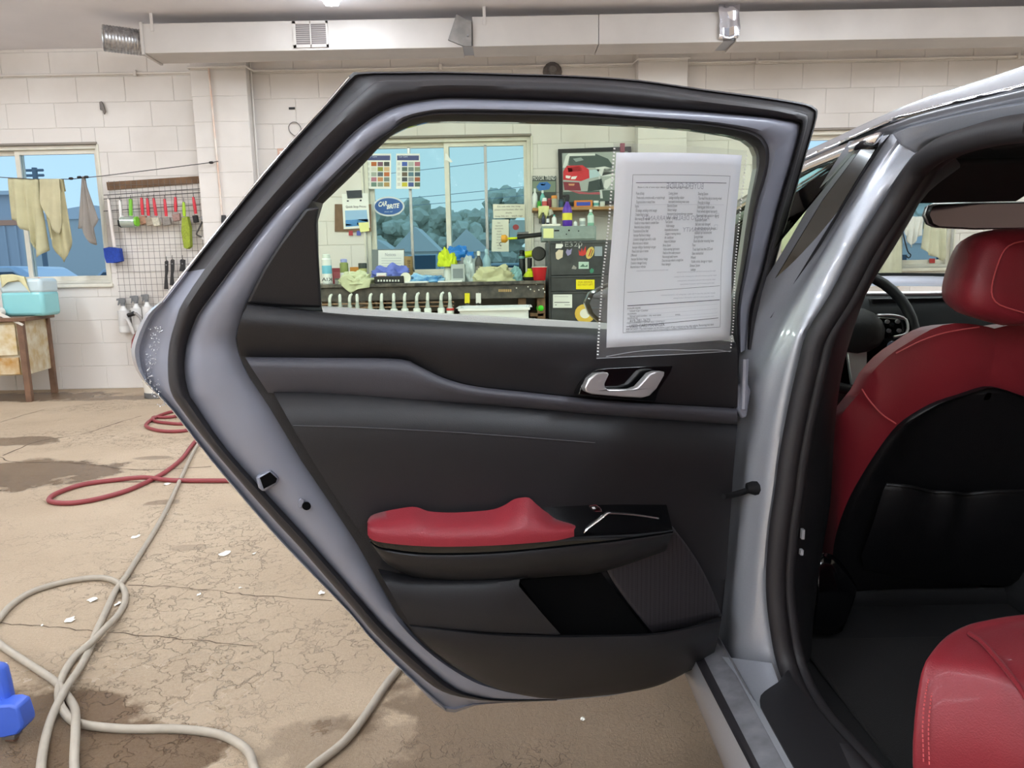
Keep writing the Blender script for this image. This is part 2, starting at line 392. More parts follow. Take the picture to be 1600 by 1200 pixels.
# --- ceiling lamps
m_tube = M('fluorescent_tube', (.86, .95, 1.04), .5, emit=LAMP); m_fix = M('lamp_housing', '#ded9d2', .5)
fx0 = None
for X, Y0, lab in ((-1.3, 3.55, 'white fluorescent ceiling lamp ending just before the air duct'), (-4.8, 3.3, 'white fluorescent ceiling lamp over the rusty steel desk'), (2.4, 3.2, 'white fluorescent ceiling lamp above the car bonnet'), (5.7, 3.2, 'white fluorescent ceiling lamp near the right wall'),
                   (-4.8, -.6, 'white fluorescent ceiling lamp in the middle row by the left wall'), (-1.3, -.6, 'white fluorescent ceiling lamp over the open car door'), (2.4, -.6, 'white fluorescent ceiling lamp over the car boot'), (-4.8, -4.2, 'white fluorescent ceiling lamp in the rear left corner'), (-1.3, -4.2, 'white fluorescent ceiling lamp at the rear wall'), (2.4, -4.2, 'white fluorescent ceiling lamp in the rear right corner'), (-3.0, -3.4, 'unseen fill lamp added between the rear left lamps'), (.3, -4.0, 'unseen fill lamp added behind the car boot lamp')):  # last two are unseen lamps added to brighten door, form and seats
    if fx0 is None:
        fx0 = t = thing('ceiling_lamp', lab, 'lamp', (X, Y0, CZ), 'fluorescent ceiling lamps')
        box('housing', (X-.08, Y0, CZ-.045), (X+.08, Y0+2.4, CZ), m_fix, t)
        obj('diffuser', [V((X+q*w, Y, CZ-h)) for Y in (Y0+.02, Y0+2.38) for q, w, h in ((-1, .062, .045), (-1, .045, .085), (1, .045, .085), (1, .062, .045))], [(0, 1, 5, 4), (1, 2, 6, 5), (2, 3, 7, 6), (0, 3, 2, 1), (4, 5, 6, 7)], m_tube, t, smooth=False)
    else: copytree(fx0, None, (X+1.3, Y0-3.55, 0), lab)
# --- air duct with its fittings
t = thing('air_duct', 'long white painted rectangular sheet metal air duct under the ceiling', 'duct', (0, 6.42, 2.86))
D0, D1, DZ0, DZ1, DX = 6.27, 6.5725, 2.8545, 3.08, -2.91
def dx(px): return atY(px, 50, D0).x
box('duct_section', (DX, D0, DZ0), (dx(722), D1, DZ1), m_duct, t); box('duct_section', (dx(738), D0, DZ0+.004), (dx(935), D1, DZ1+.004), m_duct, t)
box('duct_section', (dx(936), D0-.003, DZ0+.002), (dx(1130), D1, DZ1+.004), m_duct, t); box('duct_section', (dx(1150), D0-.004, DZ0), (7.1, D1, DZ1+.005), m_duct, t)
for px in (722, 1130): box('joint_sleeve', (dx(px)-.01, D0+.02, DZ0+.015), (dx(px+19)+.01, D1-.01, DZ1-.01), m_steel, t)
box('end_flange', (DX-.012, D0-.012, DZ0-.012), (DX+.012, D1+.01, DZ1+.012), m_duct, t)
m_dmetal = M('dull_sheet_metal', '#8d8884', .5, .5, noise=(14, .25))
for px in (238, 757): box('hanger_strap', (dx(px)-.012, D0-.005, DZ1-.06), (dx(px)+.014, D0-.002, CZ), m_duct, t)
poly('damper_plate', [atY(x, y, D0-.03) for x, y in ((713, 22), (724, 28), (737, 34), (737, 72), (724, 72), (700, 62))], m_dmetal, t, ext=(0, .02, 0), bevel=.002)
lathe('damper_bolt', [(.008, -.012), (.008, 0)], atY(731, 56, D0-.032), m_steel, t, 8, 'Y')
rows = []
rnd = random.Random(3)
for yy in (6, 18, 30, 42, 54, 61): rows.append([atY(x+rnd.uniform(-2, 2), yy+rnd.uniform(-2, 2), D0-.012-rnd.random()*.03) for x in (1124, 1131, 1138, 1146, 1155)])
grid('foil_wrap', rows, M('foil', '#d9d9e0', .22, .95), t, angle=10, solid=.002)
v = thing('vent_grille', 'white louvred vent grille on the front of the air duct', 'vent', atY(485, 53, D0-.01))
a, b = atY(457, 34, D0), atY(514, 74, D0)
X0, X1, Z0, Z1 = a.x, b.x, b.z, a.z
boxes('frame', [((X0, D0-.012, Z1-.018), (X1, D0, Z1)), ((X0, D0-.012, Z0), (X1, D0, Z0+.02)), ((X0, D0-.012, Z0), (X0+.022, D0, Z1)), ((X1-.016, D0-.012, Z0), (X1, D0, Z1)), (((X0+X1)/2-.004, D0-.012, Z0), ((X0+X1)/2+.004, D0, Z1))], m_duct, v)
box('backing', (X0+.02, D0-.003, Z0+.015), (X1-.015, D0-.001, Z1-.015), M('vent_dark', '#6f6867', .7), v, bevel=0)
for k in range(11):
    zz = Z0+.024+k*(Z1-Z0-.045)/10
    box('louvre', (X0+.022, D0-.010, zz-.003), (X1-.016, D0-.004, zz+.003), M('louvre_grey', '#a59d9a', .5), v, bevel=0, rot=(.5, 'X'))
fd = thing('flexible_duct', 'crinkled silver flexible duct stub at the open end of the air duct', 'duct', (DX-.12, 6.42, 2.86))
prof = []
for k in range(26): prof.append((.097+.004*(k % 2), -.30+k*.0115))
prof = [(.088, 0.0), (.088, -.292)] + prof
vs, fs = lathev(prof, (0, 0, 0), 20, 'X'); Rf = Matrix.Rotation(math.radians(32), 3, 'Z'); vs = [V((DX-.045, 6.40, 2.97))+Rf @ v for v in vs]
fs = fs[:-2]
obj('silver_sleeve', vs, fs, M('crinkled_foil', '#b5b3b4', .35, .85, noise=(40, .4)), fd, angle=20)
# --- conduits and wall hardware
t = tube('electrical_conduit', [(XL+.02, YW-.021, 2.926), (PIL[0][0]-.02, YW-.021, 2.926), (PIL[0][0]-.01, YW-.18, 2.926), (PIL[0][1]+.01, YW-.18, 2.926), (PIL[0][1]+.03, YW-.021, 2.926), (PIL[1][0]-.03, YW-.021, 2.926), (PIL[1][0]-.01, YW-.18, 2.926), (PIL[1][1]+.01, YW-.18, 2.926), (PIL[1][1]+.03, YW-.021, 2.926), (XR-.02, YW-.021, 2.926)], .011, m_wall)
tag(t, 'white painted conduit running along the top of the block wall', 'conduit')
for x in (-5.2, -3.4, -.6, 2.3, 4.7): box('conduit_clip', (x-.012, YW-.045, 2.90), (x+.012, YW-.008, 2.952), m_wall, t, bevel=.002)
P = [atY(x, y, YW-.175) for x, y in ((326, 105), (331, 160), (337, 225), (342, 280), (347, 335), (350, 372))]
t = tube('copper_pipe', P, .009, M('painted_copper', '#d8b6a2', .4, .2, noise=(6, .3), col2='#e2d8cd'), seg=8); tag(t, 'thin copper pipe running down the block pilaster', 'pipe')
P2 = atY(350, 345, YW-.175); lathe('pipe_valve', [(.022, -.05), (.026, 0), (.02, .05)], P2, m_dark, t, 10)
t = poly('wall_anchor', [atY(x, y, YW-.012) for x, y in ((157, 160), (160, 159), (163, 165), (166, 175), (164, 179), (162, 174), (158, 172))], M('dull_iron', '#77706b', .6, .6), None, ext=(0, -.02, 0)); tag(t, 'small grey iron anchor stuck in the bare wall above the tool grid', 'wall anchor')
t = box('wall_slot', atY(451, 167.5, YW-.014), atY(461, 171, YW-.009), m_dark, bevel=.001); tag(t, 'small black clip on the wall above the wire loop', 'clip')
t = tube('wire_loop', [atY(x, y, YW-.02) for x, y in ((460, 212), (453, 206), (451, 198), (455, 192), (462, 191), (468, 196), (470, 203), (462, 212))], .004, M('grey_wire', '#7b7572', .5), n=4, closed=True); tag(t, 'thin grey wire loop hung on the wall behind the door frame', 'wire')
t = thing('switch_plate', 'small framed switch plate on the wall behind the door frame', 'switch', atY(437, 238, YW-.012))
box('plate', atY(434, 247, YW-.02), atY(446, 232, YW-.009), M('plate_brown', '#c9a593', .5), t, bevel=.003); box('toggle', atY(437, 242, YW-.03), atY(441, 236, YW-.02), m_white, t, bevel=.002)
t = thing('junction_box', 'dark round ceiling-line junction knob on the wall under the duct', 'junction box', atY(863, 108, YW-.03))
lathe('body', [(.07, -.03), (.09, -.01), (.085, .01)], atY(863, 113, YW-.02), M('grime', '#6b6461', .7, noise=(30, .4)), t, 14, 'Y'); lathe('knob', [(.03, -.07), (.04, -.03)], atY(863, 111, YW-.02), m_dmetal, t, 10, 'Y')
# ================================================================== the car (built 0.1 m low, then lifted with its root)
CAMP = V((0, 0, 1.0)); CAMH = 1.0
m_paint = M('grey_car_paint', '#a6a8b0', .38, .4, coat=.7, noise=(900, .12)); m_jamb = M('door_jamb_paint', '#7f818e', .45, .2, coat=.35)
m_blk = M('black_trim_plastic', '#1b1a1d', .48, bump=(700, .18)); m_blk2 = M('charcoal_trim_plastic', '#434249', .5, bump=(700, .18)); m_rub = M('black_rubber', '#232023', .6, bump=(300, .1))
m_gloss = M('piano_black', '#08080a', .12, coat=.6); m_red = M('red_leather', '#82202a', .46, bump=(420, .3), coat=.04, sheen=.06, spec=.4); m_redst = M('red_stitch', '#cf5a5c', .6)
m_chrome = M('satin_silver', '#cfccce', .38, .85); m_chr2 = M('bright_trim', '#e6e6ea', .12, 1.); m_fab = M('dark_fabric', '#1c1b1d', .85, bump=(900, .4)); m_carpet = M('car_carpet', '#181719', .95, bump=(600, .6))
m_lea = M('black_leather', '#161517', .45, bump=(420, .25), spec=.35); m_autog = glass('car_glass', '#f2f8ee', .05); m_wsh = glass('windscreen_glass', '#f0f6ef', .05)
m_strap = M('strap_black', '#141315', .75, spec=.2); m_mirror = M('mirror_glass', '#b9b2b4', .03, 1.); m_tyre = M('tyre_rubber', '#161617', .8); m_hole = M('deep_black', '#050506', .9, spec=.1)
car = thing('car', 'grey saloon car with red leather seats parked nose to the wall, rear door open', 'car', (1.38, 1.6, 0))
# door frame of reference: hinge line, opened by TH degrees
TH = math.radians(68); HX, HY = .46, 1.455
EU = V((-math.sin(TH), -math.cos(TH), 0)); EN = V((math.cos(TH), -math.sin(TH), 0)); H0 = V((HX, HY, 0))
def lean(z): return .36*max(0, z-.90) + .10*min(0, z-.62)*0
def D(px, py, off=0.0):
    d = ray(px, py); a, b = .3, 4.0
    for _ in range(42):
        t = (a+b)/2; p = CAMP+d*t
        if (p-H0).dot(EN)-lean(p.z)-off > 0: a = t
        else: b = t
    return CAMP+d*a
def DP(pts, off=0.0): return [D(x, y, off) for x, y in pts]
ST = [((1185,546),(1176,546),(1166,546),(1155,552),(1143,548)), ((1196,490),(1185,488),(1172,482),(1154,480),(1146,480)), ((1206,432),(1197,427),(1190,425),(1164,420),(1156,420)), ((1232,340),(1222,336),(1212,335),(1180,332),(1169,330)),
 ((1259,245),(1249,240),(1241,238),(1197,272),(1182,264)), ((1277,182),(1262,188),(1250,198),(1201,240),(1182,243)), ((1273,168),(1254,178),(1241,190),(1196,222),(1176,229)), ((1255,161),(1235,173),(1222,187),(1184,210),(1163,219)),
 ((1200,152),(1200,166),(1195,183),(1160,202),(1140,212)), ((1100,139),(1100,152),(1100,175),(1100,192),(1080,203)), ((1000,125),(1000,137),(1000,168),(1000,185),(1000,197)), ((900,118),(900,129),(900,160),(900,178),(900,193)),
 ((800,115),(800,126),(800,156),(800,175),(800,191)), ((700,112),(705,124),(705,154),(705,174),(705,190)), ((620,112),(640,126),(660,158),(668,177),(668,191)), ((563,113),(590,128),(622,166),(632,187),(638,199)),
 ((545,119),(562,148),(590,180),(612,203),(612,212)), ((500,171),(520,187),(555,206),(583,222),(590,233)), ((437,240),(467,242),(510,252),(538,262),(560,265)), ((360,333),(400,322),(430,333),(488,314),(505,318)),
 ((307,400),(340,393),(378,400),(430,398),(495,345)), ((250,472),(287,470),(322,475),(385,474),(503,480)), ((228,492),(275,500),(306,500),(376,500)), ((210,530),(265,535),(292,540),(369,530)), ((207,557),(262,572),(289,580),(374,556)),
 ((222,592),(266,610),(296,615),(390,590)), ((270,643),(284,640),(305,630),(420,635)), ((328,718),(338,709),(354,701),(471,720)), ((410,815),(421,804),(435,791),(520,792)), ((460,870),(470,857),(484,845),(558,850)), ((545,957),(552,951),(568,941),(620,958)),
 ((579,998),(587,992),(605,983),(660,1005)), ((640,1060),(649,1050),(664,1038),(700,1037)), ((697,1112),(690,1080),(710,1075),(745,1062)), ((740,1103),(735,1092),(745,1088),(775,1072)), ((790,1098),(785,1096),(788,1094),(820,1083)), ((870,1095),(870,1094),(870,1093),(875,1089))]
NU = 22
def col(i): return [s[i] for s in ST]
rd = thing('rear_door_anchor', 'x', 'x'); bpy.data.objects.remove(rd)
def sm(P, n=3): return catmull(P, n)
S, A, B, C = (col(i) for i in range(4)); G = [s[4] for s in ST[:NU]]
def midp(a, b, t): return [(p[0]+(q[0]-p[0])*t, p[1]+(q[1]-p[1])*t) for p, q in zip(a, b)]
rowsd = [sm(DP(S, -.115)), sm(DP(S, -.10)), sm(DP(midp(S, A, .16), -.088)), sm(DP(midp(S, A, .3), -.092)), sm(DP(midp(S, A, .75), -.078)), sm(DP(A, -.06))]
cut = NU*3-3
rear_door = grid('rear_door', rowsd + [sm(DP(B, -.055)), sm(DP(midp(B, C, .10), -.034)), sm(DP(midp(B, C, .35), -.026)), sm(DP(midp(B, C, .8), -.024)), sm(DP(C, -.034))], [m_jamb, m_rub], car, fm=lambda i, j: 1 if (i < 5 and j < cut-2) else 0, angle=60)
rear_door['label'] = 'open rear door, grey paint with black trim and red armrest'
RD = rear_door
grid('weatherstrip', [sm(DP(A, -.062)), sm(DP(midp(A, B, .05), -.045)), sm(DP(midp(A, B, .3), -.030)), sm(DP(midp(A, B, .6), -.030)), sm(DP(midp(A, B, .92), -.046)), sm(DP(B, -.06))], m_rub, RD, angle=70)
grid('edge_hem', [sm(DP(midp(S, A, -.02)[21:34], -.104)), sm(DP(midp(S, A, .08)[21:34], -.082)), sm(DP(midp(S, A, .2)[21:34], -.086))], m_paint, RD)
# glass run and quarter cover
grid('glass_run_channel', [sm(DP(midp(C, G, -.04)[:20], -.032)), sm(DP(midp(C[:20], G[:20], .25), -.024)), sm(DP(midp(C[:20], G[:20], .8), -.034)), sm(DP(G[:20], -.052))], m_rub, RD)
Q = [(478, 326), (500, 322), (496, 340), (495, 352), (498, 400), (503, 481), (440, 479), (386, 474), (412, 421), (445, 370)]
poly('quarter_cover', DP(Q, -.012), m_blk, RD, ext=lambda p: p-EN*.03, bevel=.004)
belt = [(503, 480), (600, 486), (720, 493), (840, 500), (940, 506), (1050, 516), (1146, 527)]
gl = DP(G[:20], -.045) + DP([(497, 345), (498, 400), (502, 481)], -.045) + DP([(x, y+14) for x, y in belt], -.045)
door_glass = poly('window_glass', gl, m_autog, RD, ext=lambda p: p-EN*.004, smooth=False)
loft('belt_seal', [DP([(x, y-2) for x, y in belt], -.03), DP(belt, -.014), DP([(x+2, y+9) for x, y in belt], -.006), DP([(x+2, y+11) for x, y in belt], -.012)], M('grey_flock', '#b4b4b0', .9, bump=(900, .8)), RD, n=30, smooth=0)
# bright moulding along the outer edge of the window frame
tube('window_moulding', sm(DP(midp(S, A, .06)[16:22], -.084)), .0016, m_chr2, RD, seg=6)
lm = lambda x, y: D(511-x, 437-y, -.043)
lettering('glass_marking', 'KIA', 8, lm, m_hole, RD, fitw=16); lettering('glass_marking', 'SAFETY GLASS', 3, lambda x, y: D(512-x, 443-y, -.043), M('marking_grey', '#8c8c88', .8), RD, fitw=14)
# outer skin
So = sm(DP(S, -.115), 2) + DP([(950, 1088), (1000, 1078), (1060, 1057), (1095, 1041), (1118, 1020), (1128, 960), (1138, 860), (1146, 760), (1150, 660), (1160, 600)], -.115)
Go = DP(G[:20], -.09) + DP([(497, 345), (498, 400), (503, 482)], -.09) + DP([(x, y+4) for x, y in belt], -.09)
poly('outer_skin', So, m_paint, RD, ext=lambda p: p-EN*.012, holes=[Go], smooth=False)
edge = [(870, 1093), (950, 1086), (1000, 1077), (1060, 1056), (1095, 1040), (1117, 1020), (1126, 975), (1134, 900), (1143, 780), (1150, 664), (1153, 600), (1155, 552)]
grid('lower_edge', [DP(edge, -.115), DP(edge, -.01)], m_blk, RD)
# --- trim panels
base = C[21:] + edge[1:] + [(1146, 540), (940, 512), (720, 500), (505, 488)]
poly('trim_base', DP(base, -.012), m_blk, RD, ext=lambda p: p-EN*.03)
topl = [(386, 478), (503, 489), (600, 497), (720, 504), (840, 510), (940, 515), (1050, 524), (1150, 536)]
u1 = [(376, 500), (500, 508), (720, 522), (940, 532), (1152, 552)]; u2 = [(371, 528), (500, 532), (720, 556), (940, 572), (1153, 596)]
mid = [(377, 557), (480, 558), (620, 560), (650, 569), (690, 588), (740, 602), (820, 611), (905, 620), (1020, 629), (1152, 637)]
loft('upper_trim', [DP(topl, -.012), DP(topl, .004), DP(u1, .022), DP(u2, .022), DP(mid, .004)], m_blk, RD, n=60, cross=4)
mid2 = [(384, 559), (480, 560), (621, 562), (650, 571), (690, 590), (740, 604), (820, 613), (905, 622), (1020, 631), (1152, 639)]
low = [(417, 611), (480, 612), (560, 616), (700, 627), (800, 635), (900, 644), (1000, 652), (1152, 663)]
mm = [(392, 573), (480, 576), (621, 582), (690, 603), (740, 614), (820, 622), (905, 631), (1020, 639), (1152, 649)]
loft('accent_strip', [DP(mid2, -.004), DP(mid2, .012), DP(mm, .022), DP(low, .004), DP(low, -.006)], m_blk2, RD, n=60, cross=3)
l0 = [(428, 614), (480, 615), (560, 619), (700, 630), (800, 638), (900, 647), (1000, 655), (1152, 666)]
l1 = [(455, 663), (560, 667), (700, 674), (800, 681), (900, 690), (1000, 700), (1148, 712)]
l2 = [(520, 770), (640, 770), (760, 772), (900, 775), (1142, 785)]
l3 = [(585, 862), (700, 862), (900, 862), (1060, 862), (1137, 868)]
l4 = [(600, 890), (700, 905), (900, 905), (1060, 905), (1134, 905)]
loft('lower_trim', [DP(l0, -.010), DP(l0, .004), DP(l1, .028), DP(l2, .016), DP(l3, .010), DP(l4, .008)], m_blk, RD, n=50, cross=4)
tube('stitch_line', DP([(458, 665), (560, 668), (700, 675), (800, 682), (930, 692)], .0295), .0009, M('grey_thread', '#434246', .7), RD, seg=5, n=4)
# lower pocket moulding
p0 = [(596, 896), (640, 907), (720, 909), (800, 906), (880, 901), (945, 897)]; p1 = [(610, 925), (660, 940), (760, 945), (835, 945), (850, 945), (985, 950)]
p2 = [(640, 976), (700, 984), (780, 990), (880, 994), (920, 994), (1012, 990)]
loft('map_pocket_wall', [DP([(590, 888), (640, 898), (720, 901), (800, 899), (870, 896), (900, 894)], .012), DP([(596, 900), (640, 909), (720, 911), (780, 909), (805, 906), (812, 905)], .045), DP([(612, 928), (660, 940), (720, 945), (790, 947), (825, 948), (836, 945)], .055), DP([(640, 974), (700, 982), (770, 988), (830, 990), (868, 992), (876, 991)], .05)], m_blk, RD, n=30, cross=3)
poly('map_pocket_shade', DP([(808, 903), (940, 896), (1014, 990), (872, 993)], .016), m_hole, RD, ext=lambda p: p-EN*.004)  # deep black sheet paints the shade inside the map pocket
loft('bottom_trim', [DP([(640, 976), (760, 990), (872, 994), (1014, 991), (1070, 982), (1127, 967)], .02), DP([(642, 979), (760, 992), (872, 996), (1014, 993), (1070, 984), (1127, 970)], .055), DP([(668, 1008), (760, 1030), (872, 1040), (1000, 1030), (1070, 1015), (1122, 998)], .045), DP([(703, 1036), (750, 1063), (800, 1079), (875, 1088), (1000, 1075), (1060, 1054), (1116, 1020)], .0), DP([(703, 1038), (750, 1065), (800, 1081), (875, 1090), (1000, 1077), (1060, 1056), (1116, 1022)], -.02)], m_blk, RD, n=40, cross=3)
# speaker grille: a perforated plate, its holes a fine texture
def grille_mat():
    m = M('speaker_grille', '#1d1b1e', .5); nt = m.node_tree; b = nt.nodes['Principled BSDF']
    t = nt.nodes.new('ShaderNodeTexCoord'); v = nt.nodes.new('ShaderNodeTexVoronoi'); v.inputs['Scale'].default_value = 260; v.inputs['Randomness'].default_value = 0.0
    nt.links.new(t.outputs['Object'], v.inputs['Vector']); r = nt.nodes.new('ShaderNodeValToRGB'); nt.links.new(v.outputs['Distance'], r.inputs[0])
    r.color_ramp.elements[0].position = .25; r.color_ramp.elements[0].color = (.0015, .0015, .0015, 1); r.color_ramp.elements[1].position = .4; r.color_ramp.elements[1].color = (*lin('#2e2b2f'), 1)
    nt.links.new(r.outputs[0], b.inputs['Base Color']); return m
loft('speaker_grille', [DP([(948, 868), (1000, 840), (1050, 822)], .018), DP([(950, 895), (1010, 880), (1085, 870)], .020), DP([(980, 940), (1040, 925), (1110, 918)], .020), DP([(1018, 987), (1070, 978), (1127, 962)], .020)], grille_mat(), RD, n=24, cross=4, solid=.003)
# armrest
front = [(577, 826), (584, 836), (600, 841), (650, 846), (720, 847), (800, 844), (896, 834), (960, 829), (1050, 824)]
back_ = [(577, 812), (584, 806), (610, 803), (650, 800), (720, 800), (800, 790), (896, 784), (960, 782), (1040, 783)]
seam = [(578, 846), (586, 853), (600, 858), (650, 865), (720, 866), (800, 862), (896, 852), (960, 845), (1052, 832)]
bot = [(592, 866), (604, 880), (630, 894), (660, 904), (720, 908), (800, 905), (870, 899), (940, 893), (1040, 860)]
loft('armrest_top', [DP(back_, .005), DP(midp(back_, front, .7), .055), DP(front, .075), DP(midp(front, seam, .25), .082), DP(midp(front, seam, .9), .080), DP(seam, .074)], m_gloss, RD, n=50)
loft('armrest_side', [DP(seam, .072), DP(midp(seam, bot, .1), .081), DP(midp(seam, bot, .6), .068), DP(bot, .035), DP(bot, .0)], m_blk, RD, n=50, cross=3)
padT = [(574, 824), (579, 812), (600, 804), (640, 796), (655, 797), (670, 803), (700, 805), (730, 804), (770, 800), (790, 792), (803, 783), (815, 780), (828, 780), (838, 790), (858, 807), (888, 820), (897, 828)]
padF = [(574, 824), (577, 829), (586, 834), (610, 838), (640, 841), (680, 843), (720, 843), (760, 842), (800, 840), (840, 837), (870, 834), (897, 828)]
N = 60
pt = resample(sm(DP(padT, .022), 4), N); pf = resample(sm(DP(padF, .086), 4), N); pm = [a.lerp(b, .5)+V((0, 0, .010))+EN*.004 for a, b in zip(pt, pf)]
pq = [a.lerp(b, .85)+V((0, 0, .007))+EN*.006 for a, b in zip(pt, pf)]; pa = [a.lerp(b, .08)+V((0, 0, .008)) for a, b in zip(pt, pf)]
pad = grid('armrest_pad', [[p-V((0, 0, .012)) for p in pt], pa, pm, pq, [p for p in pf], [p-V((0, 0, .012)) for p in pf]], m_red, RD, angle=80); pad['label'] = 'red leather armrest pad'
tube('switch_surround', DP([(921, 790), (931, 789), (938, 794), (940, 799), (930, 799)], .062), .0008, m_chr2, RD, seg=6)
poly('window_switch', DP([(919, 791), (931, 790), (938, 797), (926, 799)], .060), m_gloss, RD, ext=lambda p: p+EN*.003, bevel=.001)
poly('switch_symbol', DP([(924.5, 792.2), (929, 792), (930.5, 795), (926, 795.2)], .0655), M('switch_white', '#d8d8dc', .5), RD, ext=lambda p: p+EN*.0004)
loft('pull_trim', [DP([(911, 829), (918, 821), (932, 811), (945, 801), (952, 799), (990, 802), (1030, 808)], .078), DP([(912, 833), (921, 825), (936, 814), (947, 805), (954, 802), (990, 804), (1030, 809.5)], .084)], m_chr2, RD, n=30, solid=.002)
# inner handle
poly('handle_recess', DP([(904, 617), (909, 602), (918, 586), (932, 577), (950, 575), (1052, 571), (1048, 582), (1030, 610), (1024, 628)], .027), m_gloss, RD, ext=lambda p: p-EN*.02, bevel=.002)
hp = [(931, 584), (950, 582), (952, 585), (945, 600), (946, 606), (952, 609), (985, 609), (997, 605), (1008, 593), (1016, 584), (1024, 581), (1039, 581), (1038, 587), (1026, 608), (1016, 618), (1002, 622), (970, 620), (925, 616), (916, 612), (914, 606), (921, 592)]
dh = poly('inner_handle', DP(hp, .052), m_chrome, RD, ext=lambda p: p-EN*.016, bevel=.004); dh['label'] = 'satin silver inner door handle'
# latch, bolt hole
poly('latch_plate', DP([(400, 746), (423, 735), (437, 748), (433, 757), (411, 769), (404, 763)], -.0195), m_jamb, RD, ext=lambda p: p-EN*.012, bevel=.003)
poly('latch_opening', DP([(406, 747), (422, 738), (433, 748), (431, 754), (412, 764)], -.017), m_hole, RD, ext=lambda p: p-EN*.003)
poly('bolt_cap', DP([(479+7*math.cos(k*.5236), 791+6.4*math.sin(k*.5236)) for k in range(12)], -.018), m_hole, RD, ext=lambda p: p-EN*.003)
poly('bolt_boss', DP([(466, 783), (470, 779), (476, 781), (474, 788), (470, 795), (466, 793)], -.020), m_jamb, RD, ext=lambda p: p-EN*.003, bevel=.001)
# water drops on the shoulder of the door edge
rnd = random.Random(5); vs, fs = [], []
for k in range(170):
    t = rnd.random(); cx = 247-12*math.sin(t*3.14)+rnd.gauss(0, 6)+18*max(0, t-.6); cy = 510+t*125
    p = D(cx, cy, -.083 if cx < 240 else -.079); r = rnd.uniform(.0004, .0012)
    a, b = lathev([(r, -r*.6), (r, 0), (r*.7, r*.6), (r*.1, r*.8)], (0, 0, 0), 6)
    rot = EN.to_track_quat('Z', 'Y').to_matrix(); k0 = len(vs); vs += [p + rot @ (q*V((1, 1, 1)).x) for q in a]; fs += [tuple(k0+i for i in f) for f in b]
o = obj('water_drops', vs, fs, M('water_drop', '#e8ecf2', .05, .6), RD); o['kind'] = 'stuff'
# --- B pillar and door opening (each contour has its own depth)
pl = [(1392, 210, 1.40), (1360, 258, 1.42), (1327, 311, 1.44), (1272, 403, 1.46), (1214, 492, 1.475), (1190, 545, 1.48), (1168, 592, 1.48), (1168, 650, 1.485), (1157, 692, 1.49), (1150, 735, 1.49), (1146, 780, 1.49), (1140, 840, 1.495), (1133, 900, 1.50), (1130, 975, 1.51), (1122, 1012, 1.52), (1124, 1035, 1.52)]
pr = [(1428, 203, 1.37), (1395, 245, 1.38), (1350, 305, 1.39), (1311, 365, 1.40), (1267, 453, 1.41), (1235, 525, 1.41), (1215, 590, 1.41), (1200, 650, 1.415), (1188, 710, 1.42), (1180, 780, 1.42), (1172, 850, 1.42), (1165, 920, 1.42), (1160, 975, 1.42), (1156, 1030, 1.42), (1160, 1062, 1.41)]
pa0 = [(1450, 226, 1.30), (1429, 240, 1.33), (1408, 267, 1.35), (1390, 293, 1.365), (1364, 332, 1.375), (1327, 390, 1.38), (1293, 463, 1.39), (1256, 516, 1.39), (1243, 560, 1.39), (1227, 634, 1.39), (1214, 712, 1.39), (1207, 770, 1.39), (1198, 829, 1.39), (1193, 907, 1.39), (1196, 960, 1.385), (1206, 1028, 1.37), (1217, 1065, 1.36)]
PY = lambda L: [atY(*q) for q in L]
loft('b_pillar', [[p+V((-.045, .07, 0)) for p in PY(pl)], PY(pl), [a.lerp(b, .5)+V((-.004, -.012, 0)) for a, b in zip(resample(sm(PY(pl)), 40), resample(sm(PY(pr)), 40))], PY(pr), PY(pa0), [p+V((.05, .03, 0)) for p in PY(pa0)]], m_paint, car, n=60, cross=3)
seal_c = [(1620, 198, .985), (1560, 206, 1.06), (1500, 222, 1.15), (1466, 236, 1.22), (1440, 256, 1.28), (1420, 283, 1.31), (1395, 322, 1.335), (1352, 390, 1.355), (1312, 466, 1.365), (1276, 525, 1.365), (1262, 575, 1.365), (1247, 640, 1.365), (1233, 715, 1.365), (1226, 770, 1.365), (1217, 830, 1.365), (1212, 907, 1.365), (1216, 965, 1.355), (1230, 1040, 1.33), (1262, 1110, 1.22), (1320, 1180, 1.08), (1400, 1270, .93)]
tube('opening_seal', PY(seal_c), .019, m_rub, car, seg=10, n=4)
tube('opening_seal_lip', [p+V((.026, .004, 0)) for p in PY(seal_c)], .013, m_rub, car, seg=8, n=4)
trim_l = [(1475, 240, 1.26), (1448, 262, 1.30), (1430, 290, 1.33), (1405, 330, 1.35), (1362, 395, 1.37), (1322, 470, 1.38), (1288, 530, 1.38), (1272, 580, 1.38), (1258, 645, 1.38), (1244, 715, 1.38), (1232, 800, 1.38), (1222, 900, 1.38), (1230, 990, 1.37), (1245, 1040, 1.34)]
trim_r = [(1500, 262, 1.36), (1462, 290, 1.42), (1440, 312, 1.44), (1425, 340, 1.45), (1394, 392, 1.46), (1355, 456, 1.47), (1332, 520, 1.47), (1317, 575, 1.47), (1307, 640, 1.47), (1302, 705, 1.47), (1297, 790, 1.47), (1285, 860, 1.47), (1272, 960, 1.47), (1268, 1020, 1.46)]
loft('pillar_trim', [PY(trim_l), [a.lerp(b, .4)+V((-.012, -.03, 0)) for a, b in zip(resample(PY(trim_l), 30), resample(PY(trim_r), 30))], PY(trim_r), [p+V((.01, .08, 0)) for p in PY(trim_r)]], m_blk, car, n=40, cross=3)
for a, b in (((1254, 828), (1258, 843)), ((1252, 860), (1256, 868))): poly('belt_clip', PY([(a[0], a[1], 1.36), (b[0], a[1], 1.36), (b[0]-1, b[1], 1.36), (a[0]-1, b[1], 1.36)]), M('grey_clip', '#8a888b', .5), car, ext=(0, .01, 0))
